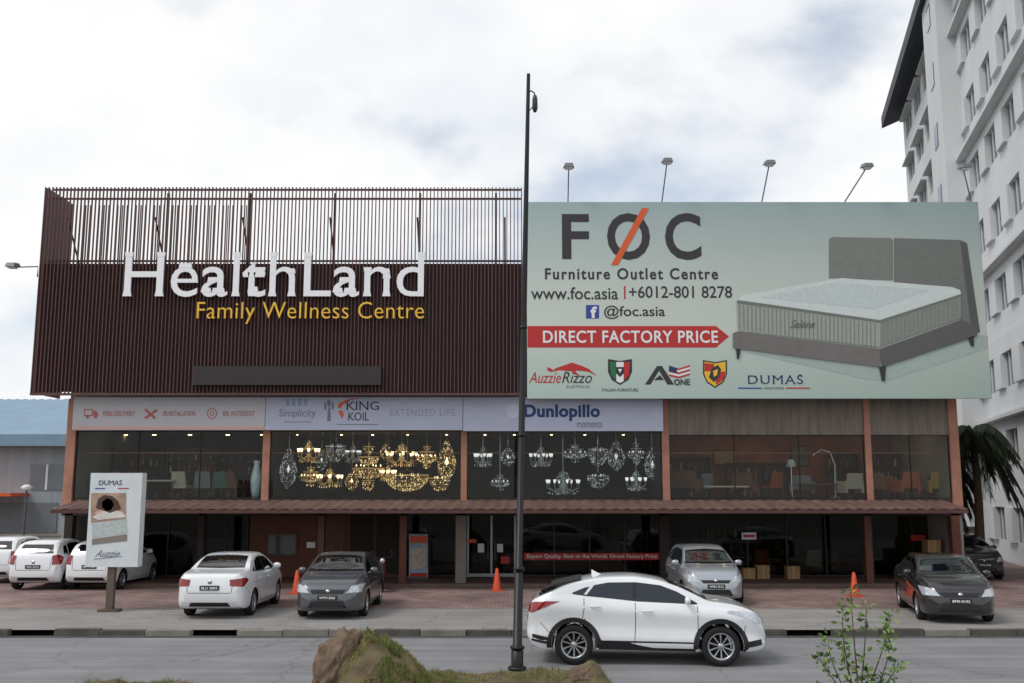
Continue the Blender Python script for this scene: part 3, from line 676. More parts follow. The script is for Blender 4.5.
for py in(191,200,262): z=zz(py,YS+.4); b.box(xl+.15,xr-.05,YS+.24,YS+.30,z-.03,z+.03)
for px in(168,335,420,496,250): x=cx(px,YS+.5,230); b.box(x-.035,x+.035,YS+.34,YS+.44,zb_,zt_-.1)
for k in range(6):
    x=xl+.6+(xr-xl-1.2)*k/5; b.tube([(x,YS+.5,zt_-.9),(x,YS+3.0,ZPLAIN+.2)],.03,6)
b.obj('frame',M_slat,hs)
b=MB(); b.box(xl,xr,YS-.02,YS+.10+.02,zb_-.07,zb_-.003); b.obj('bottom_rail',M_slat,hs)
M_let=mat('white_channel_letter',(240,240,242),.45,var=.02); M_ylet=mat('yellow_channel_letter',(236,188,60),.45,var=.03)
text('HealthLand',124,252.5,425,297,YS-.16,M_let,hs,ex=.035,bold=0,space=1.0,serif=.016)
text('Family Wellness Centre',197,302,424,324,YS-.14,M_ylet,hs,ex=.03,bold=-.008,space=1.04)
panel(193,366,381,385,YS-.14,.12,mat('unlit_light_box',(40,32,32),.4),hs,'light_box')
# ---- FOC billboard
YO=32.0
bb=thing('billboard',(cx(757,YO),YO,zz(399,YO)),'large pale green billboard showing a grey bed and furniture outlet text','billboard')
m=mat('billboard_print',(170,184,176),.55,var=.05,scale=.5); nt=m.node_tree;N=nt.nodes;L_=nt.links;b_=N['Principled BSDF']
for l in list(b_.inputs['Base Color'].links): L_.remove(l)
tc=N.new('ShaderNodeTexCoord'); sx=N.new('ShaderNodeSeparateXYZ'); L_.new(tc.outputs['Object'],sx.inputs[0])
mr=N.new('ShaderNodeMapRange'); mr.inputs['From Min'].default_value=0; mr.inputs['From Max'].default_value=zz(201,YO)-zz(399,YO); L_.new(sx.outputs[2],mr.inputs['Value'])
cr=N.new('ShaderNodeValToRGB'); e=cr.color_ramp.elements; e[0].position=0; e[0].color=(*lin((174,194,184)),1); e[1].position=1; e[1].color=(*lin((160,180,180)),1)
for p,c in((.22,(190,204,194)),(.34,(204,212,200)),(.6,(196,206,198))):
    q=e.new(p); q.color=(*lin(c),1)
L_.new(mr.outputs[0],cr.inputs[0])
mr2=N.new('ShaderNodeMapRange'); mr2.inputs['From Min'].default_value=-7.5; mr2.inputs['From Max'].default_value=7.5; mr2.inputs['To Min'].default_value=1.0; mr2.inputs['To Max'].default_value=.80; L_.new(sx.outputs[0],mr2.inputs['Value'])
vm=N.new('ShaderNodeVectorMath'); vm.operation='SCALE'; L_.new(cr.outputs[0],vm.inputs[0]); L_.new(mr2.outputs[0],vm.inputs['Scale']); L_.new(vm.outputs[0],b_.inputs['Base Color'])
x0,x1=cx(527,YO,300),cx(985,YO,300); bz0,bz1=zz(398.5,YO),zz(202,YO); c0=Vector(bb.location)
MB().box(x0-c0.x,x1-c0.x,0,.14,bz0-c0.z,bz1-c0.z).obj('panel',m,bb,False)
b=MB(); bx0,bx1=x0,x1
for i in range(9):
    x=bx0+.2+(bx1-bx0-.4)*i/8; b.box(x-.04,x+.04,YO+.15,YO+.25,bz0,bz1); b.tube([(x,YO+.3,bz1-.4),(x,YO+2.6,ZPLAIN+.2)],.04,6)
b.box(bx0,bx1,YO+.27,YO+.33,bz0+.3,bz0+.4); b.box(bx0,bx1,YO+.27,YO+.33,bz1-.5,bz1-.4)
b.obj('support_frame',M_steel,bb)
A=YO-.006
text('F',562,214,589,259,A,M_dark,bb,bold=.02)
text('O',607,213,650,260,A,M_dark,bb,bold=.02)
text('C',665,213,701,260,A,M_dark,bb,bold=.02)
art([(642,208),(649,208),(618,265),(611,265)],A-.008,M_org,bb,'slash')
text('Furniture Outlet Centre',545,268,718,279.5,A,M_dark,bb,bold=.022,space=1.2)
text('www.foc.asia',531,287,618,299.5,A,M_dark,bb,bold=.008); art([(624,286),(625.6,286),(625.6,299),(624,299)],A,M_red,bb,'divider')
text('+6012-801 8278',629,286,732,298,A,M_dark,bb,bold=.008)
art([(586,305),(599,305),(599,318.5),(586,318.5)],A,M_blue,bb,'social_icon'); text('f',590.5,306.5,597,318,A-.006,M_wprint,bb,bold=.04)
text('@foc.asia',604,305.5,665,319,A,M_dark,bb,bold=.01)
art([(527.5,326),(716,326),(729,336.5),(716,347.5),(527.5,347.5)],A,M_red,bb,'arrow_banner')
text('DIRECT FACTORY PRICE',543,330.5,718,343,A-.006,M_wprint,bb,bold=.018,space=1.08)
text('Auzzie',529,372,561,383,A,M_red,bb,shear=.3); text('Rizzo',562,372,592,383,A,M_dark,bb,shear=.3)
for q in([(551,372),(556,368),(562,366),(566,371),(560,370)],[(562,366),(572,362.5),(582,366),(576,371),(566,371)],[(580,365),(589,369),(597,376),(588,371.5),(577,370.5)],[(551,372),(547,370),(548,367),(553,369.5)],[(571,371),(575,371),(580,376),(574,374)]): art(q,A-.002*random.random(),M_red,bb,'emblem')
text('AUSTRALIA',566,385,590,388,A,M_gprint,bb)
sh=lambda x,y,w,h:[(x-w,y-h),(x,y-h*.85),(x+w,y-h),(x+w,y),(x+w*.7,y+h*.6),(x,y+h),(x-w*.7,y+h*.6),(x-w,y)]
art(sh(620,372,12,13),A,M_dark,bb,'shield'); art([(610,362),(616,362),(616,380),(611,375)],A-.006,M_green,bb,'shield'); art([(616.3,362),(623.7,362),(623.7,381),(620,383),(616.3,381)],A-.006,M_wprint,bb,'shield'); art([(624,362),(630,362),(629,375),(624,380)],A-.006,M_red,bb,'shield')
art([(616,367),(624,367),(624,373),(620,377),(616,373)],A-.012,M_dark,bb,'shield'); art([(618,369),(622,369),(620,373)],A-.018,M_wprint,bb,'shield')
text('ITALIAN FURNITURE',602,388.5,638,391.5,A,M_dark,bb)
art([(657,366),(662,366),(650.5,384.5),(645,384.5)],A,M_dark,bb,'emblem'); art([(658,369),(662,366),(674,384.5),(667.5,384.5)],A-.003,M_dark,bb,'emblem'); art([(654,380),(660,375),(664,380)],A-.003,M_dark,bb,'emblem')
text('ONE',674,379,690,385,A-.01,M_dark,bb,bold=.02)
for k in range(5): art([(669,366+k*2.1),(679,368.3+k*2.1),(690,365+k*2.1),(690,366.6+k*2.1),(679,370+k*2.1),(669,367.6+k*2.1)],A,(M_red if k%2==0 else M_wprint),bb,'flag')
art([(669,365.5),(677,368),(677,373),(669,371)],A-.006,M_navy,bb,'flag')
art(sh(715,374,12,14),A,M_dark,bb,'shield'); art(sh(715,374,10.6,12.4),A-.006,M_yel,bb,'shield'); art([(704.6,363),(714,364),(714,371),(704.6,371)],A-.012,M_red,bb,'shield'); art([(716,371.5),(725.4,371.5),(724,379),(716,385)],A-.012,M_red,bb,'shield')
art([(709,377),(712,368),(718,365),(721,369),(719,377),(714,382)],A-.018,M_dark,bb,'shield'); art([(713,371),(718,369),(717,375),(714,377)],A-.024,M_yel,bb,'shield')
text('DUMAS',748,374.5,803,384,A,M_navy,bb,bold=0,space=1.15,serif=.03); art([(738,387.5),(762,387.5),(762,388.8),(738,388.8)],A,M_blue,bb,'underline'); text('EUROPEAN FURNITURE',764,387,784,389.2,A,M_gprint,bb); art([(786,387.5),(810,387.5),(810,388.8),(786,388.8)],A,M_red,bb,'underline')
def shade(n,c,v=.06,s=2): return mat('bed_print_'+n,c,.55,var=v,scale=s)
art([(745,352),(880,366),(978,334),(988,336),(988,348),(890,380),(870,380)],A,shade('floor_shadow',(160,176,168)),bb,'bed_picture')
A1=A-.005
art([(829,239),(832,237),(890,238),(893,240),(893,280),(829,278)],A1,shade('headboard',(120,123,117),.10,3),bb,'bed_picture')
art([(894,238),(960,240),(966,243),(972,290),(979,330),(960,326),(957,292),(894,284)],A1,shade('headboard2',(110,113,108),.10,3),bb,'bed_picture')
art([(960,240),(967,243),(980,332),(972,334),(963,262)],A1-.005,shade('headboard_edge',(82,84,82)),bb,'bed_picture')
art([(738,300),(742,295),(835,279),(842,278),(952,287),(960,290),(961,294),(880,320)],A1-.010,shade('mattress_top',(204,212,210),.08,6),bb,'bed_picture')
art([(760,297),(836,282),(930,290),(872,309)],A1-.014,shade('mattress_pillow_top',(192,203,201),.10,10),bb,'bed_picture')
art([(737,301),(880,320.5),(880,347),(738,331)],A1-.018,shade('mattress_side',(154,160,150),.12,9),bb,'bed_picture')
art([(880,320.5),(961,294.5),(961,318),(880,347)],A1-.018,shade('mattress_end',(130,136,128),.12,9),bb,'bed_picture')
for i in range(34):
    x=739+i*4.1; y=303+(x-738)*.137; art([(x,y+1),(x+1.1,y+1.1),(x+1.3,y+26.5),(x+.2,y+26.5)],A1-.023,shade('stitch',(122,128,120)),bb,'bed_picture')
for i in range(18):
    x=883+i*4.3; y=321.5-(x-880)*.325; art([(x,y+1),(x+1.0,y+.8),(x+1.0,y+24),(x,y+24.3)],A1-.023,shade('stitch',(122,128,120)),bb,'bed_picture')
art([(737,300.5),(880,320),(880,322.5),(737,303)],A1-.026,shade('piping',(112,116,110)),bb,'bed_picture'); art([(880,320),(961,294),(961,296),(880,322.5)],A1-.026,shade('piping',(112,116,110)),bb,'bed_picture')
art([(733,333),(737,331.5),(880,349),(880,367),(733,348)],A1-.028,shade('base',(112,108,106),.1,4),bb,'bed_picture')
art([(880,349),(961,320),(977,326),(977,336),(882,367.5)],A1-.028,shade('base_end',(90,88,87)),bb,'bed_picture')
for q in([(736,348.5),(741,349),(739,359),(737,359)],[(879,367),(886,366),(885,381),(882,381)],[(968,338),(974,336),(974,346),(971,346)]): art(q,A1-.028,shade('leg',(46,46,48)),bb,'bed_picture')
text('Selene',790,320,815,328,A1-.032,shade('script',(96,98,98)),bb,'bed_picture',shear=.5)
# ---- floodlights
M_lamp=mat('grey_lamp_head',(118,120,122),.5,metal=.4)
def flood(px0,py0,px1,py1,Y=YO+.1,label='floodlight on a thin post above the billboard'):
    (x0,z0),(x1,z1)=W(px0,py0,Y),W(px1,py1,Y)
    e=thing('floodlight',(x0,Y,z0),label,'floodlight',group='floodlights above the rooftop signs')
    MB().tube([(x0,Y,z0-.3),(x0,Y,z0+.05),(x1,Y-.4,z1)],.022,6).obj('post',M_steel,e)
    b=MB(); b.add([(x1-.16,Y-.7,z1-.03),(x1+.16,Y-.7,z1-.03),(x1+.19,Y-.3,z1+.02),(x1-.19,Y-.3,z1+.02),(x1-.12,Y-.66,z1+.10),(x1+.12,Y-.66,z1+.10),(x1+.14,Y-.36,z1+.14),(x1-.14,Y-.36,z1+.14)],[(0,3,2,1),(4,5,6,7),(0,1,5,4),(1,2,6,5),(2,3,7,6),(3,0,4,7)]); b.obj('lamp_head',M_lamp,e)
    b=MB(); b.box(x1-.13,x1+.13,Y-.66,Y-.36,z1-.05,z1-.035); b.obj('lens',M_white,e)
flood(568,203,568,172); flood(662,203,665,167); flood(762,203,766,169); flood(845,203,862,172)
flood(972,206,958,173,label='floodlight leaning over the end of the billboard')
flood(38,268,20,270,YS+.1,'small lamp on an arm at the edge of the slatted sign')
sl=thing('street_lamp',(.09,18.2,0),'tall black street lamp post with a small side lamp','street lamp')
b=MB(); bx,bz=W(517,670,18.2); tx,tz=W(528.5,74,18.2)
P=lambda t:(bx+(tx-bx)*t,18.2,tz*t)
b.tube([P(0),P(.03),P(.031),P(.15),P(.151),P(.6),P(1)],[.11,.11,.085,.08,.062,.055,.035],14); b.obj('post',M_black,sl)
for t,r in((.0,.17),(.032,.13),(.155,.105),(.37,.075),(.55,.07)):
    c=P(t); MB().lathe([(0,-.03),(r*.9,-.03),(r,0),(r*.9,.03),(0,.03)],c=(c[0],c[1],c[2]+.03),n=16).obj('collar',M_black,sl)
c=P(.965); b=MB(); b.tube([c,(c[0]+.06,c[1],c[2]+.05),(c[0]+.12,c[1],c[2]+.0),(c[0]+.13,c[1],c[2]-.06)],.014,6)
b.tube([P(.93),(P(.93)[0]+.12,18.2,c[2]-.25)],.01,6); b.obj('bracket',M_black,sl)
b=MB(); b.lathe([(0,.1),(.035,.09),(.05,.02),(.055,-.16),(.03,-.24),(0,-.25)],c=(c[0]+.13,c[1],c[2]-.14),n=12); b.obj('lamp_head',mat('dark_lamp_head',(46,46,50),.4),sl)
# ---- pylon sign
YP=25.9
ps=thing('pylon_sign',(W(110,610,YP)[0],YP,GZ),'white standing advertising sign with a mattress picture on a brown post','sign')
px0,pz0=W(88,567,YP); px1,pz1=W(141,473,YP)
MB().box(W(88,520,YP)[0],W(140,520,YP)[0],YP,YP+.32,pz0,pz1).obj('panel',mat('sign_panel_white',(208,214,216),.5,var=.06),ps)
xc=W(109,590,YP)[0]; MB().box(xc-.09,xc+.09,YP+.05,YP+.2,GZ,pz0).box(xc-.25,xc+.25,YP-.05,YP+.3,GZ,GZ+.06).obj('post',mat('post_brown',(92,80,70),.8),ps)
a=YP-.006
text('DUMAS',99,480,122,485,a,M_navy,ps,serif=.03); art([(95,488),(105,488),(105,489),(95,489)],a,M_blue,ps,'stripe'); art([(118,488),(129,488),(129,489),(118,489)],a,M_red,ps,'stripe')
art([(91,493),(126,493),(126,519),(91,523)],a,mat('poster_brown',(168,140,120),.6,var=.4,scale=4),ps,'picture')
for q,m_ in(([(96,508),(98,499),(104,495),(112,496),(118,501),(121,509),(110,513)],mat('poster_hair',(74,50,40),.6)),([(102,502),(107,498),(112,500),(114,505),(111,510),(106,511),(102,507)],mat('poster_skin',(205,164,142),.6,var=.1)),([(104,511),(110,509),(122,512),(126,517),(98,520),(92,517)],mat('poster_shirt',(214,206,200),.6,var=.15)),([(94,513),(103,509),(107,511),(99,517)],mat('poster_skin',(205,164,142),.6))): art(q,a-.004-.004*len(q)/8,m_,ps,'picture')
art([(92,524),(127,519),(127,533),(92,538)],a,mat('poster_mattress',(180,188,186),.6,var=.2,scale=10),ps,'picture'); art([(92,539),(127,534),(127,541),(92,545)],a,mat('poster_base',(128,120,112),.6),ps,'picture')
text('Auzzie',95,550,120,557,a,M_gprint,ps,shear=.6)
art([(94,559),(122,556),(122,556.6),(94,559.7)],a,M_gprint,ps,'underline')
sb=thing('banner_stand',(gx_(418,34.6),34.6,PL),'standing poster banner beside the shop entrance','banner')
art([(409,534),(428,534),(428,583),(409,583)],34.6,mat('banner_blue',(150,170,190),.6,var=.3,scale=3),sb,'panel',.02)
art([(410,536),(427,536),(427,543),(410,543)],34.59,M_org,sb,'print'); art([(411,550),(426,546),(426,568),(411,570)],34.59,mat('banner_beige',(206,186,166),.6,var=.3,scale=8),sb,'print'); art([(410,573),(427,573),(427,580),(410,580)],34.59,M_red,sb,'print')
x=gx_(418.5,34.6); MB().box(x-.36,x+.36,34.55,34.75,PL,PL+.06).obj('foot',M_steel,sb)

# ================================================================= CHANDELIERS
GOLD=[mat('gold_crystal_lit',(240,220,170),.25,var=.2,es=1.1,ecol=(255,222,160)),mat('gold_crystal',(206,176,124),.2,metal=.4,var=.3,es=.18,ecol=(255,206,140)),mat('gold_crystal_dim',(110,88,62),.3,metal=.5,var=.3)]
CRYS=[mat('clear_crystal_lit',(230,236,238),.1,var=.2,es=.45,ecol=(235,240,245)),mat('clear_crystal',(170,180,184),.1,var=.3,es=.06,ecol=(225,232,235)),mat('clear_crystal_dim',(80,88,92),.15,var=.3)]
M_goldm=mat('gold_metal',(170,138,90),.3,metal=.9)
M_bulb=mat('lit_bulb',(255,225,170),.4,es=3.5,ecol=(255,224,170),var=0)
M_bulbw=mat('pale_bulb',(235,235,230),.3,es=1.0,ecol=(240,240,240),var=0)
def chandelier(px,pt,pb,kind,wpx,gold,Y=34.6):
    x,zt_=W(px,pt,Y); zb_=W(px,pb,Y)[1]; h=zt_-zb_; r=wpx/2/F*Y
    lab=('golden' if gold else 'clear crystal')+' chandelier '+{'tier':'in stacked tiers','arm':'with curved arms','egg':'with tall oval cage','bowl':'shaped like a bowl'}[kind]+' behind showroom glass'
    e=thing('chandelier',(x,Y,zb_),lab,'chandelier',group='chandeliers in the showroom')
    mats=GOLD if gold else CRYS; mm=M_goldm if gold else M_chr; bl=M_bulb if gold else M_bulbw
    s=MB(); s.tube([(x,Y,ZC+.119),(x,Y,zt_-.01)],.012,5); s.lathe([(0,.0),(.07,0),(.05,-.05),(0,-.06)],c=(x,Y,ZC+.118),n=10); s.obj('stem',mm,e)
    b=MB(); bb_=MB(); c=(x,Y,zb_)
    def bead(p,q,mi=None):
        mi=random.choices((0,1,2),(2,4,5))[0] if mi is None else mi
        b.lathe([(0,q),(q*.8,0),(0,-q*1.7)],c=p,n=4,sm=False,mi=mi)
    def shell(prof,q=.022,gap=2.6):
        for (r0,z0),(r1,z1) in zip(prof,prof[1:]):
            ln=math.hypot(r1-r0,z1-z0); k=max(1,int(ln/(q*gap)))
            for t in range(k):
                rr=r0+(r1-r0)*t/k; z=z0+(z1-z0)*t/k; cnt=max(3,int(6.28*rr/(q*gap))); ph=random.random()
                for j in range(cnt):
                    a=(j+ph)*6.283/cnt; bead((x+math.cos(a)*rr,Y+math.sin(a)*rr,zb_+z),q)
    if kind=='egg':
        shell([(r*.15,0),(r*.8,h*.2),(r,h*.42),(r*.7,h*.68),(r*.3,h*.88),(r*.15,h)])
        for j in range(6):
            a=j*1.047; b.tube([(x+math.cos(a)*q*r,Y+math.sin(a)*q*r,zb_+h*t) for q,t in((.15,0),(.85,.22),(1,.45),(.7,.7),(.15,1))],.008,4,2)
        bb_.lathe([(0,h*.35),(r*.2,h*.45),(0,h*.58)],c=c,n=8)
    elif kind=='tier':
        b.tube([c,(x,Y,zb_+h)],.02,6,1)
        for k,(f0,f1,rr) in enumerate(((.0,.20,.40),(.25,.46,1.0),(.54,.70,.65),(.78,.92,.36))):
            shell([(r*rr*.25,h*f0),(r*rr*.75,h*(f0+.05)),(r*rr,h*f1)]); b.lathe([(r*rr,h*f1-.01),(r*rr+.01,h*f1),(r*rr,h*f1+.012)],c=c,n=16,mi=1)
        for j in range(6):
            a=j*1.047; bb_.lathe([(0,0),(.025,.02),(0,.08)],c=(x+math.cos(a)*r*.75,Y+math.sin(a)*r*.75,zb_+h*.5),n=6)
    elif kind=='arm':
        b.lathe([(0,0),(r*.14,h*.08),(r*.06,h*.2),(r*.2,h*.34),(r*.08,h*.5),(r*.12,h*.75),(.02,h)],c=c,n=10,mi=1)
        for j in range(8):
            a=j*.785+.2; ca,sa=math.cos(a),math.sin(a)
            b.tube([(x+ca*r*.1,Y+sa*r*.1,zb_+h*.3),(x+ca*r*.5,Y+sa*r*.5,zb_+h*.12),(x+ca*r*.9,Y+sa*r*.9,zb_+h*.25),(x+ca*r*.9,Y+sa*r*.9,zb_+h*.42)],.012,5,1)
            b.lathe([(0,0),(.04,.02),(.05,.04),(.0,.03)],c=(x+ca*r*.9,Y+sa*r*.9,zb_+h*.40),n=8,mi=1)
            bb_.lathe([(.015,0),(.035,.03),(.05,.11),(.052,.12)],c=(x+ca*r*.9,Y+sa*r*.9,zb_+h*.45),n=8)
            for q in(.3,.45,.6,.75,.9):
                for w_ in(0,.05): bead((x+ca*r*q,Y+sa*r*q,zb_+h*(.16-.1*math.sin(q*3))-w_),.02)
        shell([(r*.2,h*.9),(r*.5,h*.5)],.016,3)
    else:
        shell([(r*.1,0),(r*.55,h*.12),(r*.9,h*.4),(r,h*.72)])
        b.lathe([(r,h*.72),(r+.012,h*.75),(r,h*.78)],c=c,n=18,mi=1)
        for j in range(6):
            a=j*1.047; b.tube([(x+math.cos(a)*r*.98,Y+math.sin(a)*r*.98,zb_+h*.75),(x,Y,zb_+h)],.008,4,2)
            bb_.lathe([(0,0),(.03,.03),(0,.1)],c=(x+math.cos(a)*r*.5,Y+math.sin(a)*r*.5,zb_+h*.7),n=6)
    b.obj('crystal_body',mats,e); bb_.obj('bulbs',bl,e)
for a in((289,447,488,'egg',17,0),(309,440,462,'arm',22,1),(311,466,486,'tier',24,1),(336,441,462,'bowl',20,0),(330,468,487,'arm',26,1),(369,443,490,'tier',32,1),(402,443,466,'arm',32,1),(407,470,491,'bowl',44,1),(427,445,468,'tier',22,1),(447,440,480,'egg',19,1),(440,474,491,'bowl',20,1),(352,470,490,'egg',13,1),(388,466,480,'arm',16,1)): chandelier(*a)
for a in((280,470,486,'arm',16,0),(322,448,470,'egg',12,0),(353,444,462,'arm',16,0),(386,442,460,'egg',12,1)): chandelier(*a,Y=36.2)
for a in((483,446,466,'arm',18,0),(508,446,466,'egg',14,0),(541,446,466,'arm',24,0),(575,444,462,'tier',26,0),(563,470,494,'arm',36,0),(598,444,466,'bowl',20,0),(616,440,470,'egg',18,0),(636,442,464,'tier',18,0),(652,446,480,'egg',16,0),(598,472,488,'bowl',22,0),(636,470,490,'arm',22,0),(500,474,490,'tier',20,0)): chandelier(*a,Y=34.8)
# ================================================================= FURNITURE
def chair(x,y,z,rz,m,label,s=1.,wd=1.):
    e=thing('chair',(x,y,z),label,'chair',rz,'chairs in the showroom')
    M=lambda b,n,mm:b.obj(n,mm,e,False)
    w_=.26*s*wd
    b=MB(); b.box(-w_,w_,-.26*s,.26*s,.34*s,.46*s); M(b,'seat',m)
    t=.90*s
    b=MB(); b.add([(-w_,.2*s,.46*s),(w_,.2*s,.46*s),(w_,.28*s,.46*s),(-w_,.28*s,.46*s),(-w_*.88,.3*s,t),(w_*.88,.3*s,t),(w_*.88,.36*s,t),(-w_*.88,.36*s,t)],[(0,3,2,1),(4,5,6,7),(0,1,5,4),(1,2,6,5),(2,3,7,6),(3,0,4,7)]); M(b,'backrest',m)
    if wd>1:
        for i in(-1,1): b=MB(); b.box(i*w_-.05,i*w_+.05,-.27*s,.27*s,.2*s,.62*s); M(b,'armrest',m)
    for i in(-1,1):
        for j in(-1,1):
            b=MB(); b.tube([(i*w_*.85,j*.22*s,0),(i*w_*.8,j*.2*s,.34*s)],.02,6); M(b,'leg',M_wood)
U=[mat('fabric_'+n,c,.9,var=.1,scale=20) for n,c in(('orange',(180,96,54)),('cream',(206,194,172)),('teal',(86,122,122)),('brown',(124,86,66)),('yellow',(186,156,76)),('grey',(134,134,134)))]
UN=['orange','pale cream','teal','brown','yellow','grey']
def table(x,y,z,w,d,h,m,lab):
    e=thing('table',(x,y,z),lab,'table')
    MB().box(x-w/2,x+w/2,y-d/2,y+d/2,z+h-.05,z+h).obj('table_top',m,e)
    for i in(-1,1):
        for j in(-1,1): MB().tube([(x+i*(w/2-.06),y+j*(d/2-.06),z),(x+i*(w/2-.06),y+j*(d/2-.06),z+h-.05)],.025,6).obj('leg',M_wood,e)
def shelf(x,y,z,w,h,lab,n=4,m=None,items=True):
    e=thing('shelf_unit',(x,y,z),lab,'shelf'); m=m or M_wood
    MB().box(x-w/2,x-w/2+.04,y,y+.35,z,z+h).box(x+w/2-.04,x+w/2,y,y+.35,z,z+h).box(x-w/2+.04,x+w/2-.04,y+.33,y+.35,z,z+h).obj('frame',m,e)
    for k in range(n+1): MB().box(x-w/2+.042,x+w/2-.042,y,y+.325,z+(h-.04)*k/n,z+(h-.04)*k/n+.035).obj('shelf',m,e)
    if items:
        for k in range(n):
            q=x-w/2+.12
            while q<x+w/2-.2:
                ww=random.uniform(.08,.2); hh=random.uniform(.3,.8)*h/n*.9
                it=thing('shop_item',(q,y+.15,z+(h-.04)*k/n+.036),'small decorative item on the showroom shelf','ornament',group='ornaments on shelves')
                prof=random.choice(([(0,0),(.5,.0),(.9,.3),(.5,.7),(.35,.9),(.5,1)],[(0,0),(.6,0),(.6,.9),(.3,1),(0,1)],[(0,0),(.7,0),(.2,.2),(.2,.6),(.7,1.)]))
                MB().lathe([(r*ww/2,t*hh) for r,t in prof],c=(q,y+.15,z+(h-.04)*k/n+.036),n=10).obj('ornament',random.choice(U+[M_white,M_goldm]),it)
                q+=ww+random.uniform(.06,.25)
zf=ZFL-.02
fx=lambda px,Y:W(px,490,Y)[0]
for px,Y,u,r in((100,34.2,2,3.0),(120,34.4,0,2.8),(140,34.6,3,3.3),(182,34.4,1,3.0),(203,34.2,5,3.3),(220,34.5,2,3.4),(236,34.4,3,2.6)): chair(fx(px,Y),Y,zf,r,U[u],UN[u]+' upholstered chair in the upper showroom')
shelf(fx(92,36),36,zf,1.2,1.8,'tall dark shelf unit with ornaments in the upper showroom'); shelf(fx(135,36.5),36.5,zf,2.0,1.7,'wide timber display shelf with ornaments upstairs',3); shelf(fx(190,36.2),36.2,zf,1.8,1.8,'dark display shelf with ornaments upstairs'); shelf(fx(236,36.6),36.6,zf,1.4,1.7,'narrow dark display shelf with ornaments upstairs')
table(fx(160,34.2),34.2,zf,1.1,.6,.62,U[1],'low pale table near the showroom window')
for px,Y,u,r,wd in((683,34.6,3,2.7,2.2),(703,35.2,5,3.5,1),(745,34.9,3,2.6,1.5),(772,35.6,0,3.6,1),(803,34.6,5,2.7,1.6),(850,34.5,1,3.5,1.4),(878,34.3,3,2.8,1),(891,35.2,0,2.5,1),(906,34.2,0,3.4,1.3),(923,35,5,3.7,1),(938,34.3,4,2.9,1.1)): chair(fx(px,Y),Y,zf,r,U[u],UN[u]+' seat displayed behind the upper glass',random.uniform(.85,1.05),wd)
table(fx(725,34.0),34.0,zf,1.5,.6,.42,U[1],'low cream coffee table behind the upper glass'); table(fx(818,34.0),34.0,zf,1.2,.6,.5,M_wood,'brown timber side table behind the upper glass')
shelf(fx(690,37),37,zf,1.6,1.5,'timber display shelf with ornaments against orange wall',3); shelf(fx(760,37.4),37.4,zf,2.4,1.3,'long timber shelf with ornaments against orange wall',2); shelf(fx(845,37.2),37.2,zf,1.2,1.7,'timber shelf with ornaments beside the arched lamp',3); shelf(fx(905,37),37,zf,2.0,1.7,'timber shelf unit with ornaments in the end bay',3)
for px,py,w,h,c in((725,458,.9,.6,(150,130,100)),(800,456,.7,.8,(96,110,112)),(932,456,.6,.6,(160,120,80))):
    x,z=W(px,py,38.1); e=thing('wall_picture',(x,38.1,z),'framed picture hanging on the orange showroom wall','picture'); MB().box(x-w/2,x+w/2,38.12,38.18,z-h/2,z+h/2).obj('frame',M_wood,e); MB().box(x-w/2+.05,x+w/2-.05,38.10,38.118,z-h/2+.05,z+h/2-.05).obj('canvas',mat('canvas_%d'%px,c,.8,var=.4,scale=3),e)
x=fx(256,33.5); v=thing('vase',(x,33.5,zf),'tall pale blue and white floor vase by the window','vase')
MB().lathe([(0,0),(.12,0),(.17,.25),(.2,.6),(.15,.9),(.09,1.1),(.13,1.25),(.12,1.25),(.08,1.1)],c=(x,33.5,zf),n=18).obj('vase_body',mat('glazed_porcelain',(215,235,238),.15,var=.2,scale=8,coat=.6),v)
x=fx(832,34.2); v=thing('floor_lamp',(x,34.2,zf),'arched floor lamp with a white shade in the showroom','lamp')
MB().tube([(x+.1,34.2,zf),(x+.14,34.2,zf+1.1),(x,34.2,zf+1.55),(x-.3,34.2,zf+1.65),(x-.6,34.2,zf+1.45)],.025,6).lathe([(0,0),(.18,0),(.18,.04),(0,.05)],c=(x+.1,34.2,zf),n=14).obj('post',M_white,v)
x2=fx(792,34.2); v=thing('floor_lamp',(x2,34.2,zf),'standing lamp with a cone shade in the showroom','lamp')
MB().tube([(x2,34.2,zf),(x2,34.2,zf+1.1)],.02,6).lathe([(0,0),(.14,0),(.14,.03),(0,.04)],c=(x2,34.2,zf),n=14).obj('post',M_chr,v); MB().lathe([(.1,.2),(.17,-.04),(.16,-.04)],c=(x2,34.2,zf+1.1),n=14).obj('lamp_shade',M_white,v)
for px,Y,w,h in((110,38.5,2.2,1.7),(170,39,2,1.8),(225,38,1.2,1.7),(560,38,2.4,1.6),(630,37.6,2,1.7),(720,37,2.6,1.8),(800,37.4,2.4,1.7)):
    shelf(W(px,560,Y)[0],Y,PL,w,h,'dark shelf unit in the ground floor shop',3,items=(px>600))
for px,Y,u in((540,36.2,5),(600,36.2,3),(690,35.8,3),(760,36.0,0),(830,35.9,3),(812,35.8,1)): chair(W(px,560,Y)[0],Y,PL,3.1,U[u],'upholstered chair inside the ground floor shop')
M_card=mat('cardboard',(160,126,90),.9,var=.15,scale=5)
def cbox(x,y,z,w,d,h):
    e=thing('cardboard_box',(x,y,z),'brown cardboard box stacked under the canopy','box',group='cardboard boxes by the shopfront')
    MB().box(x-w/2,x+w/2,y-d/2,y+d/2,z,z+h).obj('carton',M_card,e); MB().box(x-.03,x+.03,y-d/2-.004,y+d/2+.004,z+.0,z+h+.004).obj('tape',mat('packing_tape',(176,146,104),.4),e)
for px,st in((905,1),(919,2),(932,3),(945,2)):
    x=W(px,570,34.0)[0]; z=PL
    for k in range(st):
        h=random.uniform(.38,.5); cbox(x+random.uniform(-.03,.03),34.0,z,random.uniform(.4,.46),.5,h); z+=h+.005
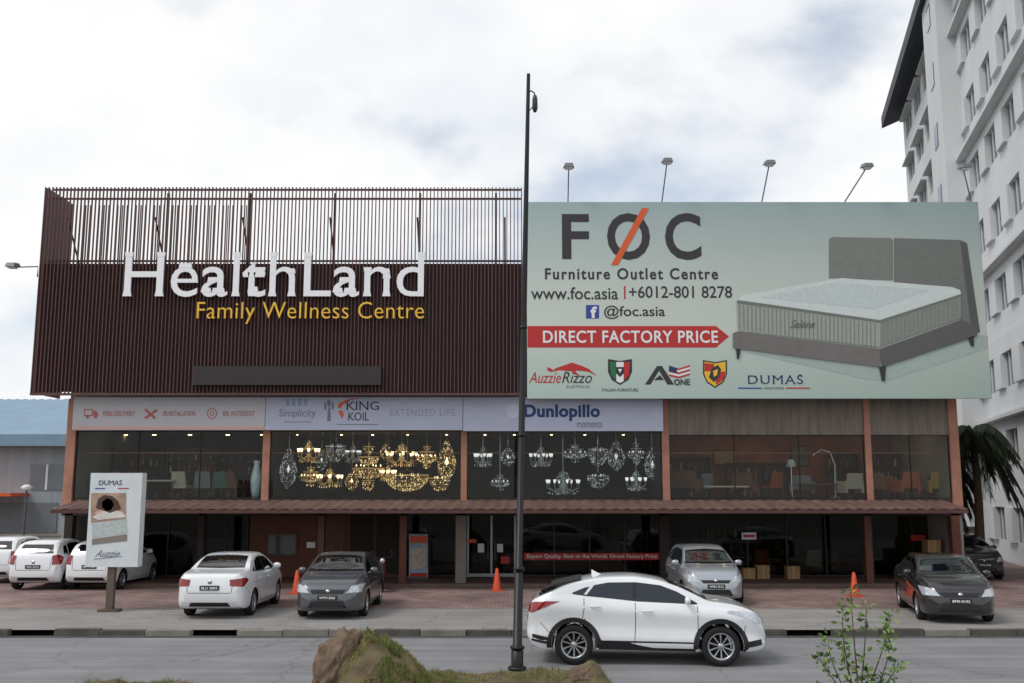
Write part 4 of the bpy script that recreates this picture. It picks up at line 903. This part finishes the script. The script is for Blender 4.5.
for px in(748,762,792): cbox(W(px,570,34.6)[0],34.6,PL,.42,.4,random.uniform(.3,.5))
x,z=W(749,536,34.9); e=thing('price_sign',(x,34.9,z),'small white price notice hanging behind the glass','sign'); MB().box(x-.25,x+.25,34.9,34.92,z-.12,z+.12).obj('panel',M_wprint,e); MB().box(x-.2,x+.2,34.885,34.898,z-.04,z+.04).obj('print',M_red,e)
x,z=W(918,538,34.9); e=thing('price_sign',(x,34.9,z),'small red price notice hanging near the boxes','sign'); MB().box(x-.25,x+.25,34.9,34.92,z-.1,z+.1).obj('panel',M_red,e)
M_cone=mat('orange_cone',(206,74,36),.5,var=.1)
def cone(x,y,z):
    e=thing('traffic_cone',(x,y,z),'orange traffic cone standing on the forecourt','traffic cone',group='traffic cones on the forecourt')
    MB().lathe([(.14,.03),(.045,.66),(.03,.68),(0,.68)],c=(x,y,z),n=18).obj('cone_body',M_cone,e)
    MB().lathe([(.102,.24),(.078,.38)],c=(x,y,z),n=18).obj('reflective_band',M_white,e)
    MB().box(x-.19,x+.19,y-.19,y+.19,z,z+.03).obj('base',M_cone,e)
for px,Y in((497,31.4),(854,29.8),(297,30.6)): cone(W(px,580,Y)[0],Y,GZ)
def scooter(x,y,z,rz):
    e=thing('motorcycle',(x,y,z),'dark motorcycle parked behind the grey sedan','motorcycle',rz)
    for wx in(-.6,.6):
        MB().lathe([(.2,-.04),(.28,-.045),(.3,0),(.28,.045),(.2,.04),(.2,-.04)],c=(wx,0,.3),n=24,axis='y').lathe([(0,-.02),(.2,-.015),(.2,.015),(0,.02)],c=(wx,0,.3),n=16,axis='y').obj('wheel',M_tyre,e,False)
    MB().tube([(.6,0,.3),(.45,0,.75),(.38,0,1.0)],.03,8).obj('fork',M_steel,e,False)
    MB().tube([(.36,-.33,1.04),(.40,-.1,1.0),(.40,.1,1.0),(.36,.33,1.04)],.018,6).obj('handlebar',M_black,e,False)
    MB().tube([(.40,0,.85),(.2,0,.5),(-.2,0,.42),(-.6,0,.5),(-.75,0,.62)],[.09,.12,.14,.12,.04],10).obj('body',mat('scooter_red',(110,24,24),.3,coat=.8),e,False)
    MB().tube([(.1,0,.72),(-.2,0,.74),(-.65,0,.80)],[.08,.12,.08],10).obj('seat',M_trim,e,False)
    MB().lathe([(0,-.06),(.07,-.03),(.08,.03),(0,.04)],c=(.47,0,.92),n=12,axis='x').obj('headlight',M_hl,e,False)
    for s in(-.3,.3): MB().lathe([(0,-.01),(.05,0),(0,.01)],c=(.36,s,1.16),n=10,axis='x').tube([(.37,s*.9,1.03),(.36,s,1.14)],.008,5).obj('mirror',M_black,e,False)
scooter(W(379,565,31)[0],31.6,PL-.1,math.radians(-80)); 
# ================================================================= RIGHT TOWER
A0=Vector((27.5,66.9,0)); D=Vector((-4.45,-17.2,0)).normalized(); Nn=Vector((D.y,-D.x,0))
if Nn.x>0: Nn=-Nn
def fb_(b,l0,l1,o0,o1,z0,z1,mi=0):
    P=[A0+D*l+Nn*o for l,o in((l0,o0),(l1,o0),(l1,o1),(l0,o1))]
    b.add([(p.x,p.y,z) for z in(z0,z1) for p in P],[(0,1,2,3),(7,6,5,4),(0,4,5,1),(1,5,6,2),(2,6,7,3),(3,7,4,0)],mi)
tw=thing('apartment_tower',(27,55,0),'tall white apartment block with dark blue roof and window bands','building')
M_tw=mat('tower_render',(204,206,208),.85,var=.10,scale=.25,stretch=(1,1,.25))
M_twg=mat('tower_glass',(86,94,102),.08,var=.3,scale=.6,spec=.8); M_roofb=mat('navy_roof',(30,36,50),.6,var=.1)
SH=3.25; NF=9; TOP=29.2; LL=40
b=MB(); fb_(b,0,LL,-14,-.35,0,TOP)
for k in range(NF):
    z=k*SH; fb_(b,0,16.6,-.345,0,z,z+1.15); fb_(b,0,16.6,-.345,0,z+2.55,z+SH-.002)
for l in(0,4.1,8.2,12.3,15.8): 
    for k in range(NF): fb_(b,l,l+1.1 if l<15 else l+.8,-.34,.002,k*SH+1.151,k*SH+2.549)
b.obj('wall',M_tw,tw)
b=MB(); fb_(b,16.6,20.6,-.34,1.0,0,TOP+.0); b.obj('stair_shaft',M_tw,tw)
for k in range(NF):
    b=MB(); fb_(b,18.1,19.1,1.002,1.04,k*SH+1.1,k*SH+2.3); b.obj('window',M_twg,tw)
for k in range(NF):
    for l in(.8,4.9,9.0,13.1):
        g=MB(); l1=l+3.3 if l<13 else 15.8; fb_(g,l+.31,l1-.01,-.34,-.16,k*SH+1.16,k*SH+2.54); w=g.obj('window',M_twg,tw)
        if k>2:
            g=MB()
            for q in(.4,.7): fb_(g,l+(l1-l)*q-.05,l+(l1-l)*q+.05,-.155,-.10,k*SH+1.16,k*SH+2.54)
            fb_(g,l-.1,l1+.1,.003,.35,k*SH+2.56,k*SH+2.68); g.obj('frame',M_tw,w)
    z=k*SH
    g=MB(); fb_(g,20.6,LL,-.345,.14,z+SH-.8,z+SH-.0); fb_(g,20.6,LL,-.345,.05,z+.001,z+1.0)
    if k%2: fb_(g,20.6,LL,.145,.55,z+SH-.35,z+SH-.2)
    for l in(20.6,24.2,27.6,31,34.4,37.8): fb_(g,l,l+1.3,-.344,.22,z+1.001,z+SH-.801)
    g.obj('spandrel_band',M_tw,tw)
    for l in(21.9,25.5,28.9,32.3,35.7):
        g=MB(); fb_(g,l,l+2.1,-.34,-.04,z+1.001,z+SH-.81); w=g.obj('window',M_twg,tw)
        g=MB()
        for q in(.65,1.4): fb_(g,l+q,l+q+.09,-.035,.02,z+1.001,z+SH-.81)
        g.obj('frame',M_tw,w)
b=MB(); P=[]
for l,o,z in((-1.2,1.3,TOP-.3),(LL,1.3,TOP-.3),(LL,-15,TOP+6),(-1.2,-15,TOP+6)):
    p=A0+D*l+Nn*o; P+=[(p.x,p.y,z),(p.x,p.y,z+.8)]
b.add(P,[(0,2,4,6),(1,7,5,3),(0,1,3,2),(2,3,5,4),(4,5,7,6),(6,7,1,0)]); b.obj('roof',M_roofb,tw)
# ================================================================= LEFT WAREHOUSE
wh=thing('warehouse',(-36,55,0),'grey-blue metal warehouse with a light blue roof','building')
x0=-60; x1=-20.5; y0=48;z1=7.0
b=MB(); b.box(x0,x1,y0,y0+30,0,z1-1.2); 
b.obj('wall',mat('warehouse_wall',(150,160,166),.7,var=.16,scale=.6,stretch=(6,6,.2)),wh)
b=MB(); n=160; vs=[]
for i in range(n+1):
    x=x0-.5+(x1-x0+1)*i/n; r=.06 if i%2 else 0; vs+=[(x,y0-.8,z1-1.25+r),(x,y0+14,z1+1.8+r)]
b.add(vs,[(2*i,2*i+2,2*i+3,2*i+1) for i in range(n)]); b.box(x0,x1+.5,y0-.85,y0-.78,z1-1.75,z1-1.2)
b.obj('roof',mat('light_blue_roof',(120,148,170),.5,var=.12,scale=.8),wh)
for i in range(6):
    x=-44+i*4.2; g=MB(); g.box(x,x+1.6,y0-.05,y0-.005,3.2,4.4); w=g.obj('window',M_twg,wh); MB().box(x+.75,x+.85,y0-.08,y0-.052,3.2,4.4).obj('frame',M_white,w)
MB().box(-25,-21.6,y0-.06,y0-.005,0,2.6).obj('door',mat('roller_door',(110,116,120),.6),wh)
MB().box(-29,-23,y0-1.8,y0-.01,2.9,3.05).obj('awning',M_org,wh)
wl=thing('boundary_wall',(-22,44,0),'low painted boundary wall beside the car park','wall'); MB().box(-50,-15.5,44,44.2,0,1.2).obj('wall',mat('boundary_paint',(150,150,146),.8,var=.2),wl); MB().box(-50,-15.4,43.95,44.25,1.2,1.28).obj('coping',M_kerb,wl)
wl=thing('boundary_wall',(24,43,0),'low painted wall in front of the apartment block','wall'); MB().box(15.2,19.2,42,42.2,0,1.6).obj('wall',mat('boundary_paint',(150,150,146),.8,var=.2),wl); MB().box(15.15,19.25,41.95,42.25,1.6,1.68).obj('coping',M_kerb,wl)
x=W(27,485,36.5)[0]; e=thing('street_lamp',(x,36.5,0),'slim grey lamp post with a round white head','street lamp')
MB().tube([(x,36.5,0),(x,36.5,3.2)],.04,8).obj('post',M_steel,e); MB().lathe([(0,-.1),(.16,-.06),(.2,.02),(.1,.1),(0,.12)],c=(x,36.5,3.25),n=14).obj('lamp_head',M_white,e)
# ================================================================= PLANTS
M_bark=mat('bark',(86,72,58),.95,var=.3,scale=8,bump=.6)
LG=[mat('leaf_'+n,c,.55,var=.3,scale=6) for n,c in(('dark',(58,84,36)),('mid',(88,120,50)),('light',(124,152,72)))]
sp=thing('shrub',(4.85,14.5,0),'leggy young sapling with loose bright green leaf clusters','shrub')
st=MB(); lf=MB()
def leaf(b,p,d,s,mi):
    d=d.normalized(); u=d.cross(Vector((random.uniform(-1,1),random.uniform(-1,1),random.uniform(.2,1)))).normalized()
    n=d.cross(u)*.12*s
    b.add([p,p+d*s*.5+u*s*.3+n,p+d*s,p+d*s*.5-u*s*.3+n],[(0,1,2),(0,2,3)],mi)
tips=[(-.50,.1,.80),(-.40,0,1.05),(-.05,.0,1.70),(-.20,-.1,1.42),(.20,.1,1.46),(.50,0,1.38),(.42,-.1,1.0),(.62,.1,.72),(-.54,0,.42),(.12,0,.65),(-.12,.2,1.0),(.02,-.2,.42),(.34,.1,.45)]
for t in tips:
    p0=Vector((4.85+random.uniform(-.05,.05),14.5,0)); p3=Vector((4.85+t[0],14.5+t[1],t[2])); p1=p0+Vector((t[0]*.45,t[1]*.3,t[2]*.4)); p2=p0+Vector((t[0]*.95,t[1]*.7,t[2]*.75))
    pts=[]
    for k in range(9):
        s=k/8; pts.append((1-s)**3*p0+3*(1-s)**2*s*p1+3*(1-s)*s*s*p2+s**3*p3)
    st.tube(pts,[.014*(1-.7*k/8) for k in range(9)],6)
    for k in range(3,9):
        if k<7 and random.random()<.45: continue
        for r in range(6 if k<6 else 12):
            d=Vector((random.gauss(0,1),random.gauss(0,1),random.gauss(.3,.6))).normalized()
            q=pts[k]+d*random.uniform(0,.09); leaf(lf,q,d,random.uniform(.05,.12),random.choices((0,1,2),(3,4,4))[0])
st.obj('stem',M_bark,sp); lf.obj('leaves',LG,sp)
def palm(x,y,ht,seed,sc_=1.):
    random.seed(seed)
    e=thing('palm_tree',(x,y,0),'dark green palm tree with drooping fronds beside the shop','tree')
    MB().tube([(x,y,0),(x+.1,y,ht*.5),(x+.05,y,ht)],[.2,.15,.13],10).obj('trunk',M_bark,e)
    b=MB(); c=Vector((x+.05,y,ht))
    for k in range(80):
        a=k*2.4; up=random.uniform(-1.3,1.1); L=random.uniform(1.3,2.1)*sc_
        dr=Vector((math.cos(a),math.sin(a),0)); pts=[c]
        for s in range(1,11):
            t=s/10; p=c+dr*L*t*.8+Vector((0,0,up*L*t*.6-1.3*t*t*L*.7)); pts.append(p)
        b.tube(pts,[.02*(1-t/12) for t in range(11)],4,0)
        for s in range(1,11):
            for q in range(4):
                p=pts[s-1].lerp(pts[s],q/4); side=dr.cross(Vector((0,0,1)))
                for sg in(-1,1):
                    tip=p+side*sg*.30*(1.2-s/12)+dr*.14+Vector((0,0,-.3-random.uniform(0,.25)))
                    w=dr*.035; b.add([p-w,p+w,tip],[(0,1,2)],random.choice((0,0,1)))
    b.obj('crown',[mat('palm_dark',(34,44,28),.7,var=.4),mat('palm_mid',(52,64,36),.7,var=.4)],e)
palm(17.3,37.6,5.4,3)
palm(16.5,39,4.6,5,.9)
random.seed(11)
b=MB()
for i in range(1600):
    x=random.uniform(-12,12); 
    if noise.noise(Vector((x*.8,0,7)))<.1: continue
    y=22.64+abs(random.gauss(0,.06)); h=random.uniform(.02,.07); b.add([(x-.006,y,GZ),(x+.006,y,GZ),(x+random.uniform(-.03,.03),y,GZ+h)],[(0,1,2)],random.choice((0,1,2)))
o=b.obj('weeds',M_blade); o['kind']='stuff'; o['label']='thin weeds growing along the kerb edge'; o['category']='weeds'
# ================================================================= WORLD / LIGHT / CAMERA
w=bpy.data.worlds.new('World'); sc.world=w; w.use_nodes=True; nt=w.node_tree; N=nt.nodes; L_=nt.links
bg=N['Background']; bg.inputs[1].default_value=1
SE,SR=52,238
sky=N.new('ShaderNodeTexSky'); sky.sky_type='NISHITA'; sky.sun_disc=False; sky.sun_elevation=math.radians(SE); sky.sun_rotation=math.radians(SR); sky.dust_density=1.2
sc1=N.new('ShaderNodeVectorMath'); sc1.operation='SCALE'; sc1.inputs['Scale'].default_value=.15; L_.new(sky.outputs[0],sc1.inputs[0])
tc=N.new('ShaderNodeTexCoord'); mp=N.new('ShaderNodeMapping'); mp.inputs['Scale'].default_value=(1,1,1.7); mp.inputs['Location'].default_value=(.35,0,.2); L_.new(tc.outputs['Generated'],mp.inputs[0])
n1=N.new('ShaderNodeTexNoise'); n1.inputs['Scale'].default_value=2.6; n1.inputs['Detail'].default_value=6; n1.inputs['Roughness'].default_value=.5; n1.inputs['Distortion'].default_value=.2; L_.new(mp.outputs[0],n1.inputs['Vector'])
r1=N.new('ShaderNodeMapRange'); r1.interpolation_type='SMOOTHSTEP'; r1.inputs['From Min'].default_value=.38; r1.inputs['From Max'].default_value=.52; r1.inputs['To Min'].default_value=.42; L_.new(n1.outputs['Fac'],r1.inputs['Value'])
n2=N.new('ShaderNodeTexNoise'); n2.inputs['Scale'].default_value=5; n2.inputs['Detail'].default_value=4; L_.new(mp.outputs[0],n2.inputs['Vector'])
r2=N.new('ShaderNodeValToRGB'); e=r2.color_ramp.elements; e[0].position=.32; e[0].color=(.86,.90,.95,1); e[1].position=.58; e[1].color=(1.0,1.0,1.0,1); L_.new(n2.outputs['Fac'],r2.inputs[0])
mx=N.new('ShaderNodeMix'); mx.data_type='RGBA'; L_.new(r1.outputs[0],mx.inputs['Factor']); L_.new(sc1.outputs[0],mx.inputs['A']); L_.new(r2.outputs[0],mx.inputs['B'])
L_.new(mx.outputs['Result'],bg.inputs[0])
sl_=bpy.data.lights.new('sun','SUN'); sl_.energy=1.5; sl_.angle=math.radians(18); sl_.color=(1,.96,.9)
so=bpy.data.objects.new('sun',sl_); COL.objects.link(so)
az=math.radians(SR); sd=Vector((math.sin(az)*math.cos(math.radians(SE)),math.cos(az)*math.cos(math.radians(SE)),math.sin(math.radians(SE))))
so.rotation_euler=sd.to_track_quat('Z','Y').to_euler(); so.location=sd*50
cam=bpy.data.cameras.new('camera'); cam.lens=F/1024*36; cam.sensor_width=36; cam.clip_end=3000
co=bpy.data.objects.new('camera',cam); COL.objects.link(co); co.location=(0,0,H); co.rotation_euler=(math.pi/2+PITCH,0,0); sc.camera=co
sc.view_settings.view_transform='Standard'; sc.view_settings.look='None'; sc.view_settings.exposure=0
